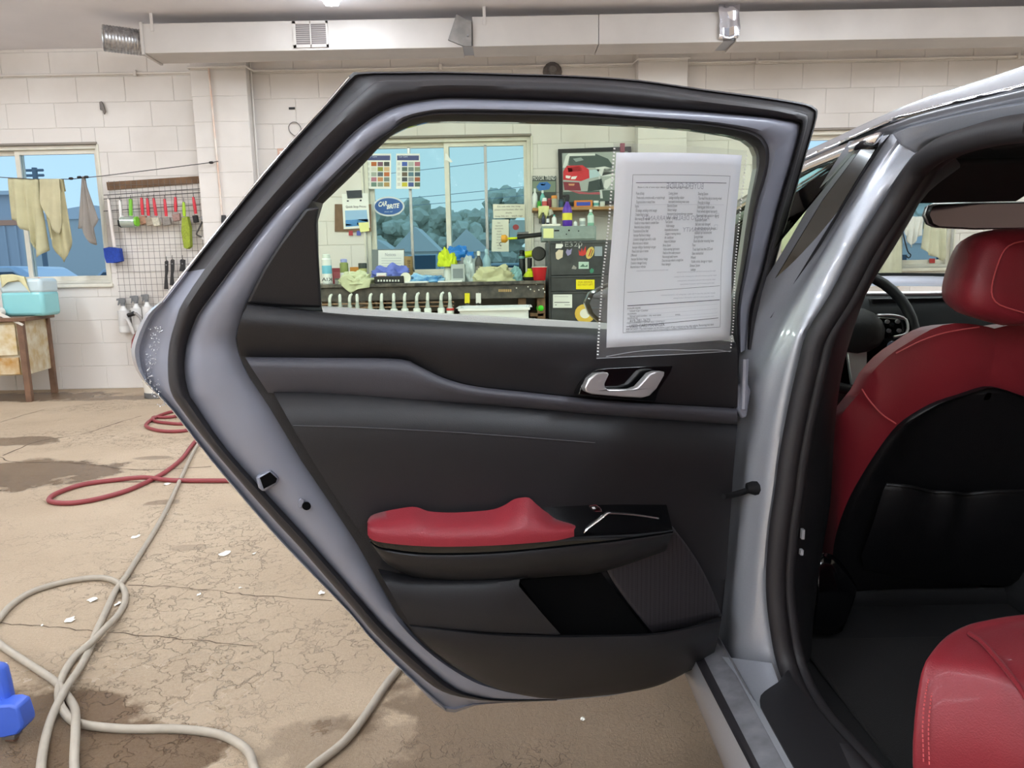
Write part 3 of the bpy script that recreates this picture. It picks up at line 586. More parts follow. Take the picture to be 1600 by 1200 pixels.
# roof side
XRf = .70
rA = [atX(x, y, .72) for x, y in ((1650, 186), (1600, 192), (1540, 200), (1495, 209), (1463, 219), (1450, 226), (1438, 236))]
rB = [atX(x, y, .705) for x, y in ((1650, 158), (1600, 168), (1540, 178), (1490, 188), (1450, 198), (1428, 203), (1400, 214))]
rC = [atX(x, y, .70) for x, y in ((1650, 122), (1600, 136), (1550, 148), (1500, 160), (1450, 173), (1395, 190), (1372, 200))]
loft('roof_rail', [rA, rB, [p+V((.012, 0, .004)) for p in rB], [p+V((.005, 0, -.006)) for p in rC], rC], m_paint, car, n=40, cross=2, solid=.01)
sil = [(1650, 92, .80), (1600, 109, .80), (1550, 126, .80), (1505, 140, .80), (1480, 147, .79), (1430, 167, .78), (1370, 194, .76), (1310, 222, .74), (1262, 243, .72), (1200, 275, .70)]
rim = [(1650, 122, .70), (1600, 136, .70), (1550, 148, .70), (1500, 160, .70), (1450, 173, .70), (1400, 187, .695), (1370, 199, .69), (1310, 226, .675), (1262, 247, .66), (1200, 281, .64)]
RS = [atX(*q) for q in sil]; RR = [atX(*q) for q in rim]
tube('drip_moulding', [p+V((-.004, 0, 0)) for p in RR], .004, m_chr2, car, seg=6, n=4)
roofrows = []
for q in [0, .25, .6, 1]:
    roofrows.append([RR[0].lerp(RR[0], 0) if False else (a.lerp(b, q)+V((0, 0, .02*math.sin(q*math.pi)))) for a, b in zip(RR, RS)])
RSm = RS
XC = 1.38
half = [RR, [a.lerp(b, .5)+V((-.006, 0, .010)) for a, b in zip(RR, RS)], RS, [V((p.x*.5+XC*.5, p.y+.03, p.z+.025)) for p in RS], [V((XC, p.y+.05, p.z+.032)) for p in RS]]
half2 = [[V((2*XC-p.x, p.y, p.z)) for p in r] for r in half[:-1]][::-1]
full = half+half2
nA = 5      # the first points are roof, the rest the windscreen surround
loft('roof_panel', [[r[0]+V((0, -1.3, -.16)), r[0]+V((0, -.7, -.03))]+r[:9] for r in full], m_paint, car, n=24, cross=2)
# windscreen between roof header and scuttle, A pillars each side
cowlY, cowlZ = 2.85, .87
for mir in (0, 1):
    f = (lambda p: V((2*XC-p.x, p.y, p.z))) if mir else (lambda p: p)
    if not mir:
        ro = [RR[7], RR[8], RR[9], V((.56, cowlY-.25, cowlZ+.05)), V((.53, cowlY, cowlZ))]; ri = [RS[7], RS[8], RS[9], V((.65, cowlY-.25, cowlZ+.06)), V((.62, cowlY, cowlZ))]
        AP_O, AP_I = ro, ri
    loft('a_pillar', [[f(p)+V((0, 0, -.03)) for p in AP_O], [f(p) for p in AP_O], [f(a.lerp(b, .5)+V((-.004, 0, .008))) for a, b in zip(AP_O, AP_I)], [f(p) for p in AP_I], [f(p)+V((0, .0, -.03)) for p in AP_I]], m_paint, car, n=30, cross=2)
wrows = []
for a in catmull(AP_I, 2):
    wrows.append([V((a.x+(2*XC-2*a.x)*k/10, a.y+.07*math.sin(math.pi*k/10), a.z+.03*math.sin(math.pi*k/10))) for k in range(11)])
grid('windscreen', wrows, m_wsh, car)
# --- front door (closed), its window, garnish and mirror
fd_ = car
sideY = [1.50, 1.8, 2.15, 2.5, 2.72]
def flank(y, z):
    x = .455 - .03*math.exp(-((z-.72)/.12)**2) + .03*max(0, (.45-z)/.2)**2 + .05*max(0, (y-2.2))**2
    return V((x, y, z))
front_door = grid('front_door', [[flank(y, z) for y in sideY] for z in (.14, .3, .48, .6, .68, .74, .8, .88, .93)], m_paint, car, solid=.02); front_door['label'] = 'closed front door'
box('door_core', (.50, 1.52, .16), (.60, 2.68, .90), m_blk, front_door, bevel=.02)
fg = [atX(x, y, X) for x, y, X in ((1343, 224, .665), (1300, 243, .655), (1255, 264, .645), (1210, 292, .63))] 
gb = [V((.49, 2.60, .95)), V((.47, 2.2, .935)), V((.465, 1.56, .925))]
poly('door_window', [fg[0], fg[1], fg[2], fg[3]] + [V((.535, 2.3, 1.06))] + gb, m_autog, front_door, ext=(.004, 0, 0), smooth=False)
loft('window_frame', [[atX(x, y, X) for x, y, X in ((1382, 207, .682), (1330, 226, .668), (1255, 258, .648), (1205, 287, .633))]+[V((.53, 2.35, 1.07)), V((.50, 2.68, .95))], [p+V((.0, 0, -.006)) for p in [atX(x, y, X) for x, y, X in ((1372, 222, .68), (1320, 241, .662), (1255, 268, .646), (1205, 297, .630))]+[V((.528, 2.33, 1.05)), V((.50, 2.62, .945))]]], m_chr2, front_door, n=24, solid=.012)
gar = [(1375, 212, 1.385), (1350, 224, 1.40), (1285, 311, 1.44), (1206, 442, 1.49), (1190, 480, 1.50), (1205, 492, 1.495), (1232, 456, 1.48), (1306, 337, 1.425), (1370, 232, 1.385)]
poly('pillar_garnish', [atY(x, y, Y+.03) for x, y, Y in gar], m_gloss, front_door, ext=(.012, .01, 0), bevel=.002)
poly('garnish_shade', PY([(1372, 230, 1.40), (1391, 209, 1.40), (1385, 222, 1.41), (1328, 309, 1.45), (1273, 402, 1.47), (1214, 493, 1.485), (1203, 497, 1.485), (1232, 456, 1.48), (1306, 337, 1.43)]), m_rub, front_door, ext=(.01, .03, 0))  # dark strip paints the shade along the door opening's outer edge
mr = [(945, 446, 0), (960, 441, 0), (1010, 440, 0), (1040, 452, 0), (1045, 480, 0), (1030, 503, 0), (980, 512, 0), (938, 506, 0), (921, 490, 0), (915, 474, 0), (922, 458, 0)]
Ym = 2.45
mo = [atY(x, y, Ym) for x, y, _ in mr]; mc = sum(mo, V())/len(mo)
grid('side_mirror', [[mc.lerp(p, .9)+V((0, -.012, 0)) for p in mo], [p for p in mo], [mc.lerp(p, 1.03)+V((0, .04, 0)) for p in mo], [mc.lerp(p, .8)+V((0, .11, 0)) for p in mo], [mc.lerp(p, .2)+V((0, .13, 0)) for p in mo]], m_gloss, front_door, closed=True, angle=70)
poly('mirror_face', [mc.lerp(p, .9)+V((0, -.011, 0)) for p in mo], m_mirror, front_door)
tube('mirror_arm', [mc+V((.06, .06, -.03)), mc+V((.16, .10, -.045)), V((.50, 2.62, .915))], .022, m_gloss, front_door)
# --- sill
def SZ(L, z): return [atZ(x, y, z) for x, y in L]
def ext2(P, y1=2.75, y0=.35):
    a, b = P[0], P[-1]; d = (a-b)/(a.y-b.y); return [V((a.x, y1, a.z))] + P + [b+d*(y0-b.y)]
s0 = ext2(SZ([(1072, 1055), (1132, 1200)], .06)); s1 = ext2(SZ([(1090, 1040), (1173, 1200)], .19)); s1b = ext2(SZ([(1098, 1036), (1178, 1200)], .193)); s2 = ext2(SZ([(1104, 1036), (1188, 1200)], .19)); s3 = ext2(SZ([(1150, 1056), (1226, 1197)], .20)); s4 = ext2(SZ([(1160, 1062), (1242, 1200)], .215))
loft('sill_panel', [[p+V((.04, 0, -.02)) for p in s0], s0, [a.lerp(b, .55)+V((-.012, 0, 0)) for a, b in zip(s0, s1)], s1], m_paint, car, n=20, smooth=0, cross=3)
loft('sill_strip', [s1, [a.lerp(b, .5)+V((0, 0, -.004)) for a, b in zip(s1, s2)], s2], m_rub, car, n=12, smooth=0)
loft('sill_top', [s2, s3, [p+V((.004, 0, .012)) for p in s3], s4], M('dusty_paint', '#8b8a90', .5, .3, coat=.2, noise=(22, .35)), car, n=20, smooth=0)
sc0 = SZ([(1217, 1065), (1190, 1084), (1188, 1100), (1195, 1115), (1245, 1205), (1290, 1285)], .22); sc1 = SZ([(1232, 1048), (1245, 1075), (1275, 1110), (1310, 1150), (1360, 1205), (1430, 1285)], .225)
loft('scuff_plate', [[p-V((0, 0, .03)) for p in sc0], sc0, [p+V((0, 0, .004)) for p in sc1], [p+V((.03, 0, -.09)) for p in sc1]], m_blk, car, n=24)
loft('sill_inner', [SZ([(1128, 1026), (1150, 1054), (1226, 1195), (1290, 1310)], .205), SZ([(1206, 1036), (1217, 1067), (1189, 1088), (1190, 1106), (1245, 1205), (1305, 1310)], .218)], m_paint, car, n=30, smooth=0)
# hinge, check strap
poly('door_hinge', PY([(1152, 604, 1.445), (1160, 596, 1.445), (1170, 600, 1.445), (1174, 612, 1.445), (1170, 635, 1.445), (1168, 652, 1.445), (1158, 655, 1.445), (1151, 640, 1.445)]), m_jamb, car, ext=(0, .03, 0), bevel=.005)
lathe('hinge_pin', [(.007, -.05), (.007, .05)], atY(1163, 600, 1.44), m_jamb, car, 8)
tube('check_strap', PY([(1130, 776, 1.40), (1150, 772, 1.42), (1172, 765, 1.43), (1186, 762, 1.43)]), .0065, m_strap, car, n=3); lathe('strap_boot', [(.010, -.03), (.016, -.01), (.016, .01), (.010, .02)], atY(1190, 762, 1.425), m_strap, car, 10, 'X')
# --- cabin
box('cabin_floor', (.52, .35, .08), (2.18, 2.8, .11), m_carpet, car, bevel=.01); box('centre_tunnel', (1.26, .9, .10), (1.50, 2.5, .34), m_carpet, car, bevel=.05)
box('floor_mat', (.66, 1.15, .111), (1.22, 1.62, .122), M('floor_mat', '#211f20', .95, bump=(500, .8)), car, bevel=.008)
box('under_shell', (.50, -.4, .02), (2.2, 3.9, .075), m_dark, car, bevel=.02)
hl = [[V((x, y, z+.025*math.sin((x-.72)/1.32*math.pi))) for y, z in ((-.3, 1.15), (.6, 1.23), (1.0, 1.245), (1.3, 1.245), (1.6, 1.225), (1.86, 1.185))] for x in (.72, .80, 1.0, 1.38, 1.76, 1.96, 2.04)]
grid('headliner', hl, m_fab, car, solid=.01)
box('right_side_lower', (2.24, -.4, .10), (2.32, 2.75, .93), m_paint, car, bevel=.02); box('right_side_trim', (2.16, .4, .11), (2.235, 2.7, .92), m_blk, car, bevel=.02)
grid('right_window', [[V((2.28-.36*(z-.93)*.9, y, z)) for y in (.2, 1.0, 1.5, 1.9)] for z in (.93, 1.1, 1.33)], m_autog, car)
for y in (.15, 1.43): grid('right_pillar', [[V((2.27-.36*(z-.93)*.9, yy, z)) for yy in (y, y+.12)] for z in (.92, 1.1, 1.36)], m_blk, car, solid=.02)
box('bulkhead', (.55, 2.78, .08), (2.22, 2.84, .84), m_dark, car, bevel=.02)
grid('bonnet', [[V((.52+1.72*k/8, y, z+.02*math.sin(math.pi*k/8))) for k in range(9)] for y, z in ((2.76, .80), (3.1, .79), (3.5, .76), (3.85, .71), (3.95, .66))], m_paint, car, solid=.01)
grid('left_wing', [[V((x0, y, z)) for y in (2.72, 2.80, 3.45, 3.95)] for x0, z in ((.50, .60), (.47, .70), (.50, .80), (.54, .85))], m_paint, car, solid=.01)
box('front_bumper', (.55, 3.85, .12), (2.21, 4.02, .70), m_paint, car, bevel=.06)
grid('rear_quarter', [[V((x0, y, z)) for y in (-1.2, -.6, .0, .42)] for x0, z in ((.47, .66), (.44, .74), (.46, .84), (.49, .95))], m_paint, car, solid=.01)
def wheel(x, y):
    lathe('tyre', [(.20, -.10), (.30, -.11), (.335, -.09), (.335, .09), (.30, .11), (.20, .10)], (x, y, .235), m_tyre, car, 28, 'X'); lathe('wheel_rim', [(.03, -.07), (.19, -.04), (.215, -.105), (.215, .1)], (x, y, .235), m_alu, car, 24, 'X')
for x in (.60, 2.16):
    for y in (3.25, .02): wheel(x, y)
# dashboard
dash = loft('dashboard', [[V((.57, 2.30, .62)), V((1.38, 2.28, .62)), V((2.18, 2.30, .62))], [V((.57, 2.26, .74)), V((1.38, 2.22, .76)), V((2.18, 2.26, .74))], [V((.57, 2.36, .865)), V((1.38, 2.34, .875)), V((2.18, 2.36, .865))], [V((.57, 2.5, .885)), V((1.38, 2.48, .89)), V((2.18, 2.5, .885))], [V((.57, 2.78, .86)), V((1.38, 2.83, .865)), V((2.18, 2.78, .86))]], M('dash_black', '#0e0e0f', .75, spec=.15), car, n=20, cross=3)
box('instrument_screen', atY(1352, 512, 2.36), atY(1560, 463, 2.33), M('screen_black', '#0b0b0d', .5, spec=.2), dash, bevel=.006)
tube('dash_trim', [atY(x, y, 2.32) for x, y in ((1352, 459), (1420, 459), (1500, 458), (1580, 456), (1700, 452))], .0075, m_chrome, dash, seg=8)
box('lower_dash', (.60, 2.28, .40), (1.30, 2.6, .62), m_blk, dash, bevel=.03); tube('lower_dash_trim', [atY(1322, 569, 2.27), atY(1367, 568, 2.27)], .005, m_chrome, dash)
# steering wheel
swc = V((1.0, 2.16, .80)); tilt = Matrix.Rotation(math.radians(-24), 3, 'X')
def SW(x, z, y=0): return swc + tilt @ V((x, y, z))
sw = tube('steering_wheel', [SW(.185*math.cos(a*math.pi/18), .185*math.sin(a*math.pi/18)) for a in range(36)], .016, m_lea, car, seg=10, closed=True)
obj('airbag_hub', *(lambda r: ([p for q in r for p in q], [(i*16+j, i*16+(j+1) % 16, (i+1)*16+(j+1) % 16, (i+1)*16+j) for i in range(2) for j in range(16)]+[tuple(range(16))]))([[SW(s*.085*math.cos(k*math.pi/8), s*.07*math.sin(k*math.pi/8)-.01, yy) for k in range(16)] for s, yy in ((.7, -.045), (1, -.03), (.9, .03))]), m_lea, sw)
for s in (-1, 1):
    poly('spoke', [SW(s*.07, .03, -.02), SW(s*.175, .025, -.008), SW(s*.18, -.025, -.008), SW(s*.07, -.04, -.02)], m_gloss, sw, ext=(0, .02, 0), bevel=.004)
    tube('spoke_trim', [SW(s*.07, .034, -.026), SW(s*.12, .034, -.022), SW(s*.155, .02, -.02), SW(s*.15, -.02, -.02), SW(s*.11, -.032, -.022)], .004, m_chrome, sw, n=3)
    for k in range(4): lathe('button', [(.006, -.008), (.006, 0)], SW(s*(.095+.03*(k % 2)), .015-.028*(k//2), -.024), M('button_grey', '#7d7d82', .5), sw, 8, 'Y')
    lathe('mode_button', [(.014, -.01), (.014, 0)], SW(s*.10, -.058, -.022), M('mode_button_blue', '#7e8ea3', .35, .3), sw, 12, 'Y')
poly('spoke', [SW(-.03, -.06, -.02), SW(.03, -.06, -.02), SW(.02, -.178, 0), SW(-.02, -.178, 0)], m_chrome, sw, ext=(0, .015, 0), bevel=.004)
tube('steering_column', [SW(0, 0, .02), SW(0, 0, .26)], .05, m_blk, sw, seg=12)
# rear-view mirror and visor
q = [(1449, 322), (1458, 319), (1520, 317), (1600, 316), (1660, 317), (1668, 330), (1662, 352), (1600, 357), (1520, 358), (1460, 355), (1450, 350), (1444, 336)]
rq = [atY(x, y, 1.98+.0002*(x-1550)) for x, y in q]; rc = sum(rq, V())/len(rq)
rm = grid('rear_view_mirror', [[rc.lerp(p, .94)+V((0, -.008, 0)) for p in rq], rq, [rc.lerp(p, .97)+V((0, .02, 0)) for p in rq], [rc.lerp(p, .5)+V((0, .035, 0)) for p in rq], [rc.lerp(p, .05)+V((0, .04, 0)) for p in rq]], m_blk, car, closed=True, angle=60)
poly('mirror_face', [rc.lerp(p, .94)+V((0, -.0085, 0)) for p in rq], M('mirror_dark', '#6e5f63', .04, 1.), rm); tube('mirror_stalk', [rc+V((0, .03, .01)), rc+V((0, .07, .06)), rc+V((0, .05, .10))], .012, m_blk, rm)
tube('mirror_edge', [p+V((0, -.002, 0)) for p in rq], .002, m_chrome, rm, closed=True, seg=6)
box('sun_visor', (.84, 1.62, 1.165), (1.22, 1.82, 1.18), m_fab, car, bevel=.006, rot=(math.radians(-20), 'X')); box('overhead_console', (1.25, 1.35, 1.215), (1.51, 1.62, 1.245), m_blk, car, bevel=.01)
for k in range(3): box('console_switch', (1.30+k*.06, 1.40, 1.209), (1.34+k*.06, 1.46, 1.216), m_blk2, car, bevel=.003)
tube('grab_handle', [V((.80, 1.30, 1.23)), V((.82, 1.28, 1.19)), V((.82, 1.10, 1.19)), V((.80, 1.08, 1.23))], .010, m_fab, car, n=4)
# seats
SXC = 1.005
def seat_y(z): return 1.46+.46*(1.0-z)
def seat_half(pts, dy):
    out = []
    for x, y in pts:
        d = ray(x, y); a, b = .3, 4
        for _ in range(40):
            t = (a+b)/2; p = CAMP+d*t
            if p.y < seat_y(p.z)+dy: a = t
            else: b = t
        out.append(CAMP+d*a)
    return out
def mirr(P): return P + [V((2*SXC-p.x, p.y, p.z)) for p in reversed(P) if abs(p.x-SXC) > .004]
oL = [(1288, 905), (1287, 868), (1290, 838), (1296, 795), (1300, 750), (1304, 700), (1309, 662), (1322, 638), (1345, 612), (1360, 585), (1388, 556), (1420, 535), (1458, 513), (1492, 505), (1530, 508), (1560, 515)]
bL = [(1302, 925), (1301, 868), (1309, 825), (1325, 782), (1345, 745), (1371, 704), (1400, 666), (1428, 645), (1462, 627), (1500, 615)]
o_, b_ = seat_half(oL, 0), seat_half(bL, -.055)
def toC(P, zadd): L = P[-1]; return P+[V((SXC, L.y-.0, L.z+zadd))]
o_, b_ = toC(o_, -.004), toC(b_, .016)
NN = 80
of, bf = resample(sm(mirr(o_)), NN), resample(sm(mirr(b_)), NN); bc = V((SXC, seat_y(.75)-.05, .72))
front_f = [p.lerp(V((SXC, p.y, p.z-.02)), .10)+V((0, .10, -.01)) for p in of]
midf = [a.lerp(b, .5)+V((0, -.012, .006)) for a, b in zip(of, bf)]; m2 = [a.lerp(b, .85)+V((0, -.006, .003)) for a, b in zip(of, bf)]
seat = grid('driver_seat', [[p.lerp(bc+V((0, .13, 0)), .3)+V((0, .04, 0)) for p in front_f], front_f, of, midf, m2, bf, [p+V((0, .012, 0)) for p in bf]], m_red, car, angle=70); seat['label'] = 'front seat in red leather with black back panel'
grid('back_panel', [[p+V((0, .006, 0)) for p in bf], [p.lerp(bc, .03)+V((0, -.012, 0)) for p in bf], [p.lerp(bc, .10)+V((0, -.014, 0)) for p in bf], [p.lerp(bc, .2)+V((0, -.004, 0)) for p in bf], [p.lerp(bc, .6)+V((0, .002, 0)) for p in bf], [p.lerp(bc, .97) for p in bf]], m_lea, seat, angle=70, closed=True)
def SB(px, py, dy): return seat_half([(px, py)], dy)[0]
pk = [[(1385, 757), (1420, 760), (1455, 768), (1488, 770), (1510, 772), (1560, 768), (1640, 768), (1700, 768)], [(1380, 766), (1420, 770), (1455, 778), (1488, 780), (1510, 782), (1560, 778), (1640, 778), (1700, 778)], [(1360, 830), (1400, 840), (1440, 842), (1475, 842), (1495, 842), (1560, 845), (1640, 845), (1710, 845)], [(1346, 868), (1400, 885), (1440, 892), (1465, 897), (1480, 898), (1560, 905), (1640, 905), (1710, 905)], [(1350, 890), (1400, 900), (1440, 905), (1462, 908), (1475, 909), (1560, 915), (1640, 915), (1700, 915)]]
grid('seat_pocket', [[p for p in sm([SB(x, y, dyy+(-.016 if k % 2 else .0)*(i < 2)) for k, (x, y) in enumerate(r)], 4)] for i, (r, dyy) in enumerate(zip(pk, (-.078, -.088, -.090, -.086, -.072)))], m_lea, seat, angle=70)
tube('pocket_hem', sm([SB(x, y, -.082-(.016 if k % 2 else 0)) for k, (x, y) in enumerate(pk[0])], 4), .004, m_lea, seat, seg=6)
tube('seat_seam', [SB(x, y, dy) for x, y, dy in ((1347, 608, .0), (1358, 625, -.03), (1378, 647, -.055), (1400, 662, -.068))], .0016, m_redst, seat, n=4, seg=6)
tube('shoulder_seam', [SB(x, y, dy) for x, y, dy in ((1400, 552, -.018), (1440, 532, -.022), (1480, 519, -.022), (1530, 511, -.02))], .0013, m_redst, seat, n=4, seg=6)
sc = boxv((SXC-.25, 1.66, .30), (SXC+.25, 2.12, .50)); box('seat_cushion', (SXC-.26, 1.78, .33), (SXC+.26, 2.2, .50), m_red, seat, bevel=.05); box('seat_base', (SXC-.24, 1.86, .11), (SXC+.24, 2.16, .34), m_fab, seat, bevel=.02)
loft('recliner_cover', [PY([(1270, 870, 1.62), (1285, 862, 1.62), (1300, 880, 1.62), (1320, 915, 1.62)]), PY([(1268, 925, 1.60), (1285, 920, 1.60), (1300, 925, 1.60), (1318, 935, 1.61)]), PY([(1262, 975, 1.62), (1275, 978, 1.62), (1290, 978, 1.62), (1300, 972, 1.63)])], m_gloss, seat, n=12, cross=3, solid=.03)
loft('lower_back_cloth', [[SB(x, y, -.05) for x, y in ((1308, 925), (1400, 920), (1500, 918), (1640, 918), (1720, 918))], [SB(x, y, -.06) for x, y in ((1318, 940), (1400, 938), (1500, 936), (1640, 936), (1720, 936))], [SB(x, y, -.02) for x, y in ((1297, 980), (1400, 985), (1500, 985), (1640, 985), (1720, 985))]], m_fab, seat, n=20, cross=3, solid=.01)
# headrest
hy = 1.46
hL = [(1600, 518), (1570, 509), (1540, 500), (1515, 491), (1503, 479), (1499, 464), (1501, 445), (1508, 418), (1519, 388), (1532, 369), (1550, 360), (1575, 356), (1600, 355)]
hp_ = [atY(x, y, hy-.02+.04*(y-430)/90*-.2) for x, y in hL]
hp_ = [p for p in hp_ if p.x < SXC-.005]
zb, zt = hp_[0].z, hp_[-1].z
ring = [V((SXC, hy, zb-.002))] + hp_ + [V((SXC, hy, zt+.002))]
ringf = resample(sm(mirr(ring[1:]+[]), 3), 48) if False else resample(sm(ring[1:-1]+[V((2*SXC-p.x, p.y, p.z)) for p in reversed(ring[1:-1])], 3), 48)
hcen = V((SXC, hy, (zb+zt)/2))
hr = grid('headrest', [[hcen.lerp(p, s)+V((0, dy, 0)) for p in ringf] for s, dy in ((.02, -.052), (.5, -.05), (.82, -.038), (.95, -.02), (1.0, .005), (.97, .05), (.88, .085), (.6, .10), (.02, .105))], m_red, seat, closed=True, angle=80)
tube('headrest_seam', [hcen.lerp(p, .72)+V((0, -.0445, 0)) for p in ringf if p.x < SXC-.02], .0014, m_redst, seat, seg=6)
# passenger seat is the same seat moved across
ps = seat.copy(); COL.objects.link(ps); ps.name = 'passenger_seat'; ps.location = (.75, .06, 0)
for ch in list(seat.children):
    c = ch.copy(); COL.objects.link(c); c.parent = ps
# rear seat
def rbox(name, a, b, mat, parent, bev): return box(name, a, b, mat, parent, bevel=bev)
rc0 = [(1428, 1215), (1426, 1160), (1430, 1100), (1437, 1060), (1447, 1035), (1474, 1003), (1505, 986), (1540, 977), (1600, 968), (1700, 955)]
def cush(x, y): return atZ(x, y, .53)
e0 = [atY(1430, 1240, .98), atY(1427, 1150, 1.0), atY(1437, 1062, 1.03), atY(1450, 1032, 1.05), atY(1476, 1003, 1.09), atY(1508, 986, 1.12), atY(1545, 977, 1.13), atY(1600, 969, 1.14), atY(1800, 950, 1.15)]
print('REARSEAT', [tuple(round(c, 2) for c in p) for p in e0])
top0 = [V((p.x, p.y, p.z)) for p in e0]
rs_rows = [[V((p.x+.03, p.y-.03, .12)) for p in e0], [V((p.x+.015, p.y+.005, (p.z+.12)/2)) for p in e0], e0]
for k, (dxx, dyy, dz) in enumerate(((.018, -.02, .012), (.06, -.07, .024), (.10, -.14, .022), (.16, -.24, .012), (.2, -.55, -.01))):
    rs_rows.append([V((min(p.x+dxx*(1 if p.x < 1.1 else .2), 2.1), p.y+dyy*(1 if i > 3 else .55+.1*i), p.z+dz)) for i, p in enumerate(e0)])
rseat = loft('rear_seat', rs_rows, m_red, car, n=50, smooth=3, cross=4, angle=80); rseat['label'] = 'red leather rear bench seat'
for d in (0, 9):
    P = sm([atY(x+d, y+d*.5, Y-.012) for x, y, Y in ((1443, 1190, .99), (1442, 1130, 1.0), (1447, 1080, 1.02), (1456, 1050, 1.04), (1478, 1020, 1.07), (1512, 997, 1.10))], 8)
    tubes('stitching', [([P[i], P[i].lerp(P[i+1], .6)], .0011) for i in range(len(P)-1)], m_redst, rseat, seg=4)
tube('cushion_piping', [atY(x, y, Y) for x, y, Y in ((1515, 990, 1.08), (1535, 1004, 1.04), (1560, 1032, .99), (1590, 1070, .93), (1620, 1120, .88))], .004, m_red, rseat, n=4)
box('rear_backrest', (.62, .10, .45), (2.14, .35, .98), m_red, rseat, bevel=.06)

# lift the finished car onto its wheels
car.location.z += .1; CAMH = 1.1; CAMP = V((0, 0, CAMH))
# ================================================================== things along the back wall
def C_(h, rough=.5, metal=0., **k): return M('c_%s_%d_%d' % (h.strip('#'), int(rough*100), int(metal*100)), h, rough, metal, **k)
def quad(px0, py0, px1, py1, Y): return [atY(px0, py0, Y), atY(px1, py0, Y), atY(px1, py1, Y), atY(px0, py1, Y)]
def sheet(name, P, mat, parent, th=.0012, y=-1):   # thin sheet facing the camera
    return poly(name, P, mat, parent, ext=(0, th, 0), smooth=False)
def decals(name, items, Y, parent):
    vs, fs, mats, fm = [], [], [], []
    for it, h in items:
        P = quad(*it, Y) if len(it) == 4 and not isinstance(it[0], tuple) else [atY(x, y, Y) for x, y in it]
        m = C_(h, .6)
        if m not in mats: mats.append(m)
        k = len(vs); vs += P; fs.append(tuple(range(k, k+len(P)))); fm.append(mats.index(m))
    return obj(name, vs, fs, mats, parent, smooth=False, fmat=fm, recalc=False)
def mapxy(px, py, Y, sx=1): # text placed round a pixel on plane Y, x right, y up, in metres
    c = atY(px, py, Y); return lambda x, y: c + V((x*sx, 0, y))
def pxm(Y): return Y/FPX
# --- cloth
def cloth(name, label, cat, top, bot, Y, hexc, group=None, amp=.02, folds=3, n=22, m=14, ph=0, parent=None, drape=True):
    t = resample([atY(x, y, Y) for x, y in top], n); b = resample([atY(x, y, Y) for x, y in bot], n); rows = []
    for i in range(m):
        q = i/(m-1)
        rows.append([a.lerp(c, q)+V((0, amp*math.sin(folds*2*math.pi*j/(n-1)+ph+q*1.3)*(.25+.75*q)-.012*(1-q)*0, 0)) for j, (a, c) in enumerate(zip(t, b))])
    if drape:   # the piece folded over the line, hanging a little behind
        rows = [[p+V((0, .035, -.10)) for p in rows[0]], [p+V((0, .022, .004)) for p in rows[0]], [p+V((0, .008, .010)) for p in rows[0]]] + rows
    o = grid(name, rows, M('cloth_'+hexc, hexc, .95, bump=(160, .5), noise=(9, .12)), parent, solid=.003, angle=80)
    if parent is None: tag(o, label, cat, group)
    return o
def heap(name, label, cat, cx, base_z, wpx, hpx, Y, hexc, depth=.16, seed=1, group=None, mat=None, parent=None):
    s = pxm(Y); c = V((atY(cx, 425, Y).x, Y, base_z)); rnd = random.Random(seed); ph = [rnd.uniform(0, 6) for _ in range(6)]; rows = []
    for i in range(22):
        f = i/21; row = []
        for j in range(56):
            a = 2*math.pi*j/56; q = V((math.cos(a)*math.cos(f*1.57), math.sin(a)*math.cos(f*1.57), math.sin(f*1.57)))
            rg = 1-2*abs(mnoise.noise(q*1.7+V((ph[0], ph[1], ph[2])))); r2 = 1-2*abs(mnoise.noise(q*3.6+V((ph[3], ph[4], seed))))
            w = .72+.34*rg+.13*r2
            r = math.cos(f*math.pi/2)**.6*w; zz = math.sin(f*math.pi/2)*w*(.9+.25*mnoise.noise(V((math.cos(a)*1.3, f*2, ph[5]))))
            row.append(c+V((r*math.cos(a)*wpx*s/2, r*math.sin(a)*depth/2, max(0, zz)*hpx*s)))
        rows.append(row)
    o = grid(name, rows, mat or M('cloth_'+hexc, hexc, .95, bump=(160, .5), noise=(9, .12)), parent, closed=True, angle=60)
    if parent is None: tag(o, label, cat, group)
    return o
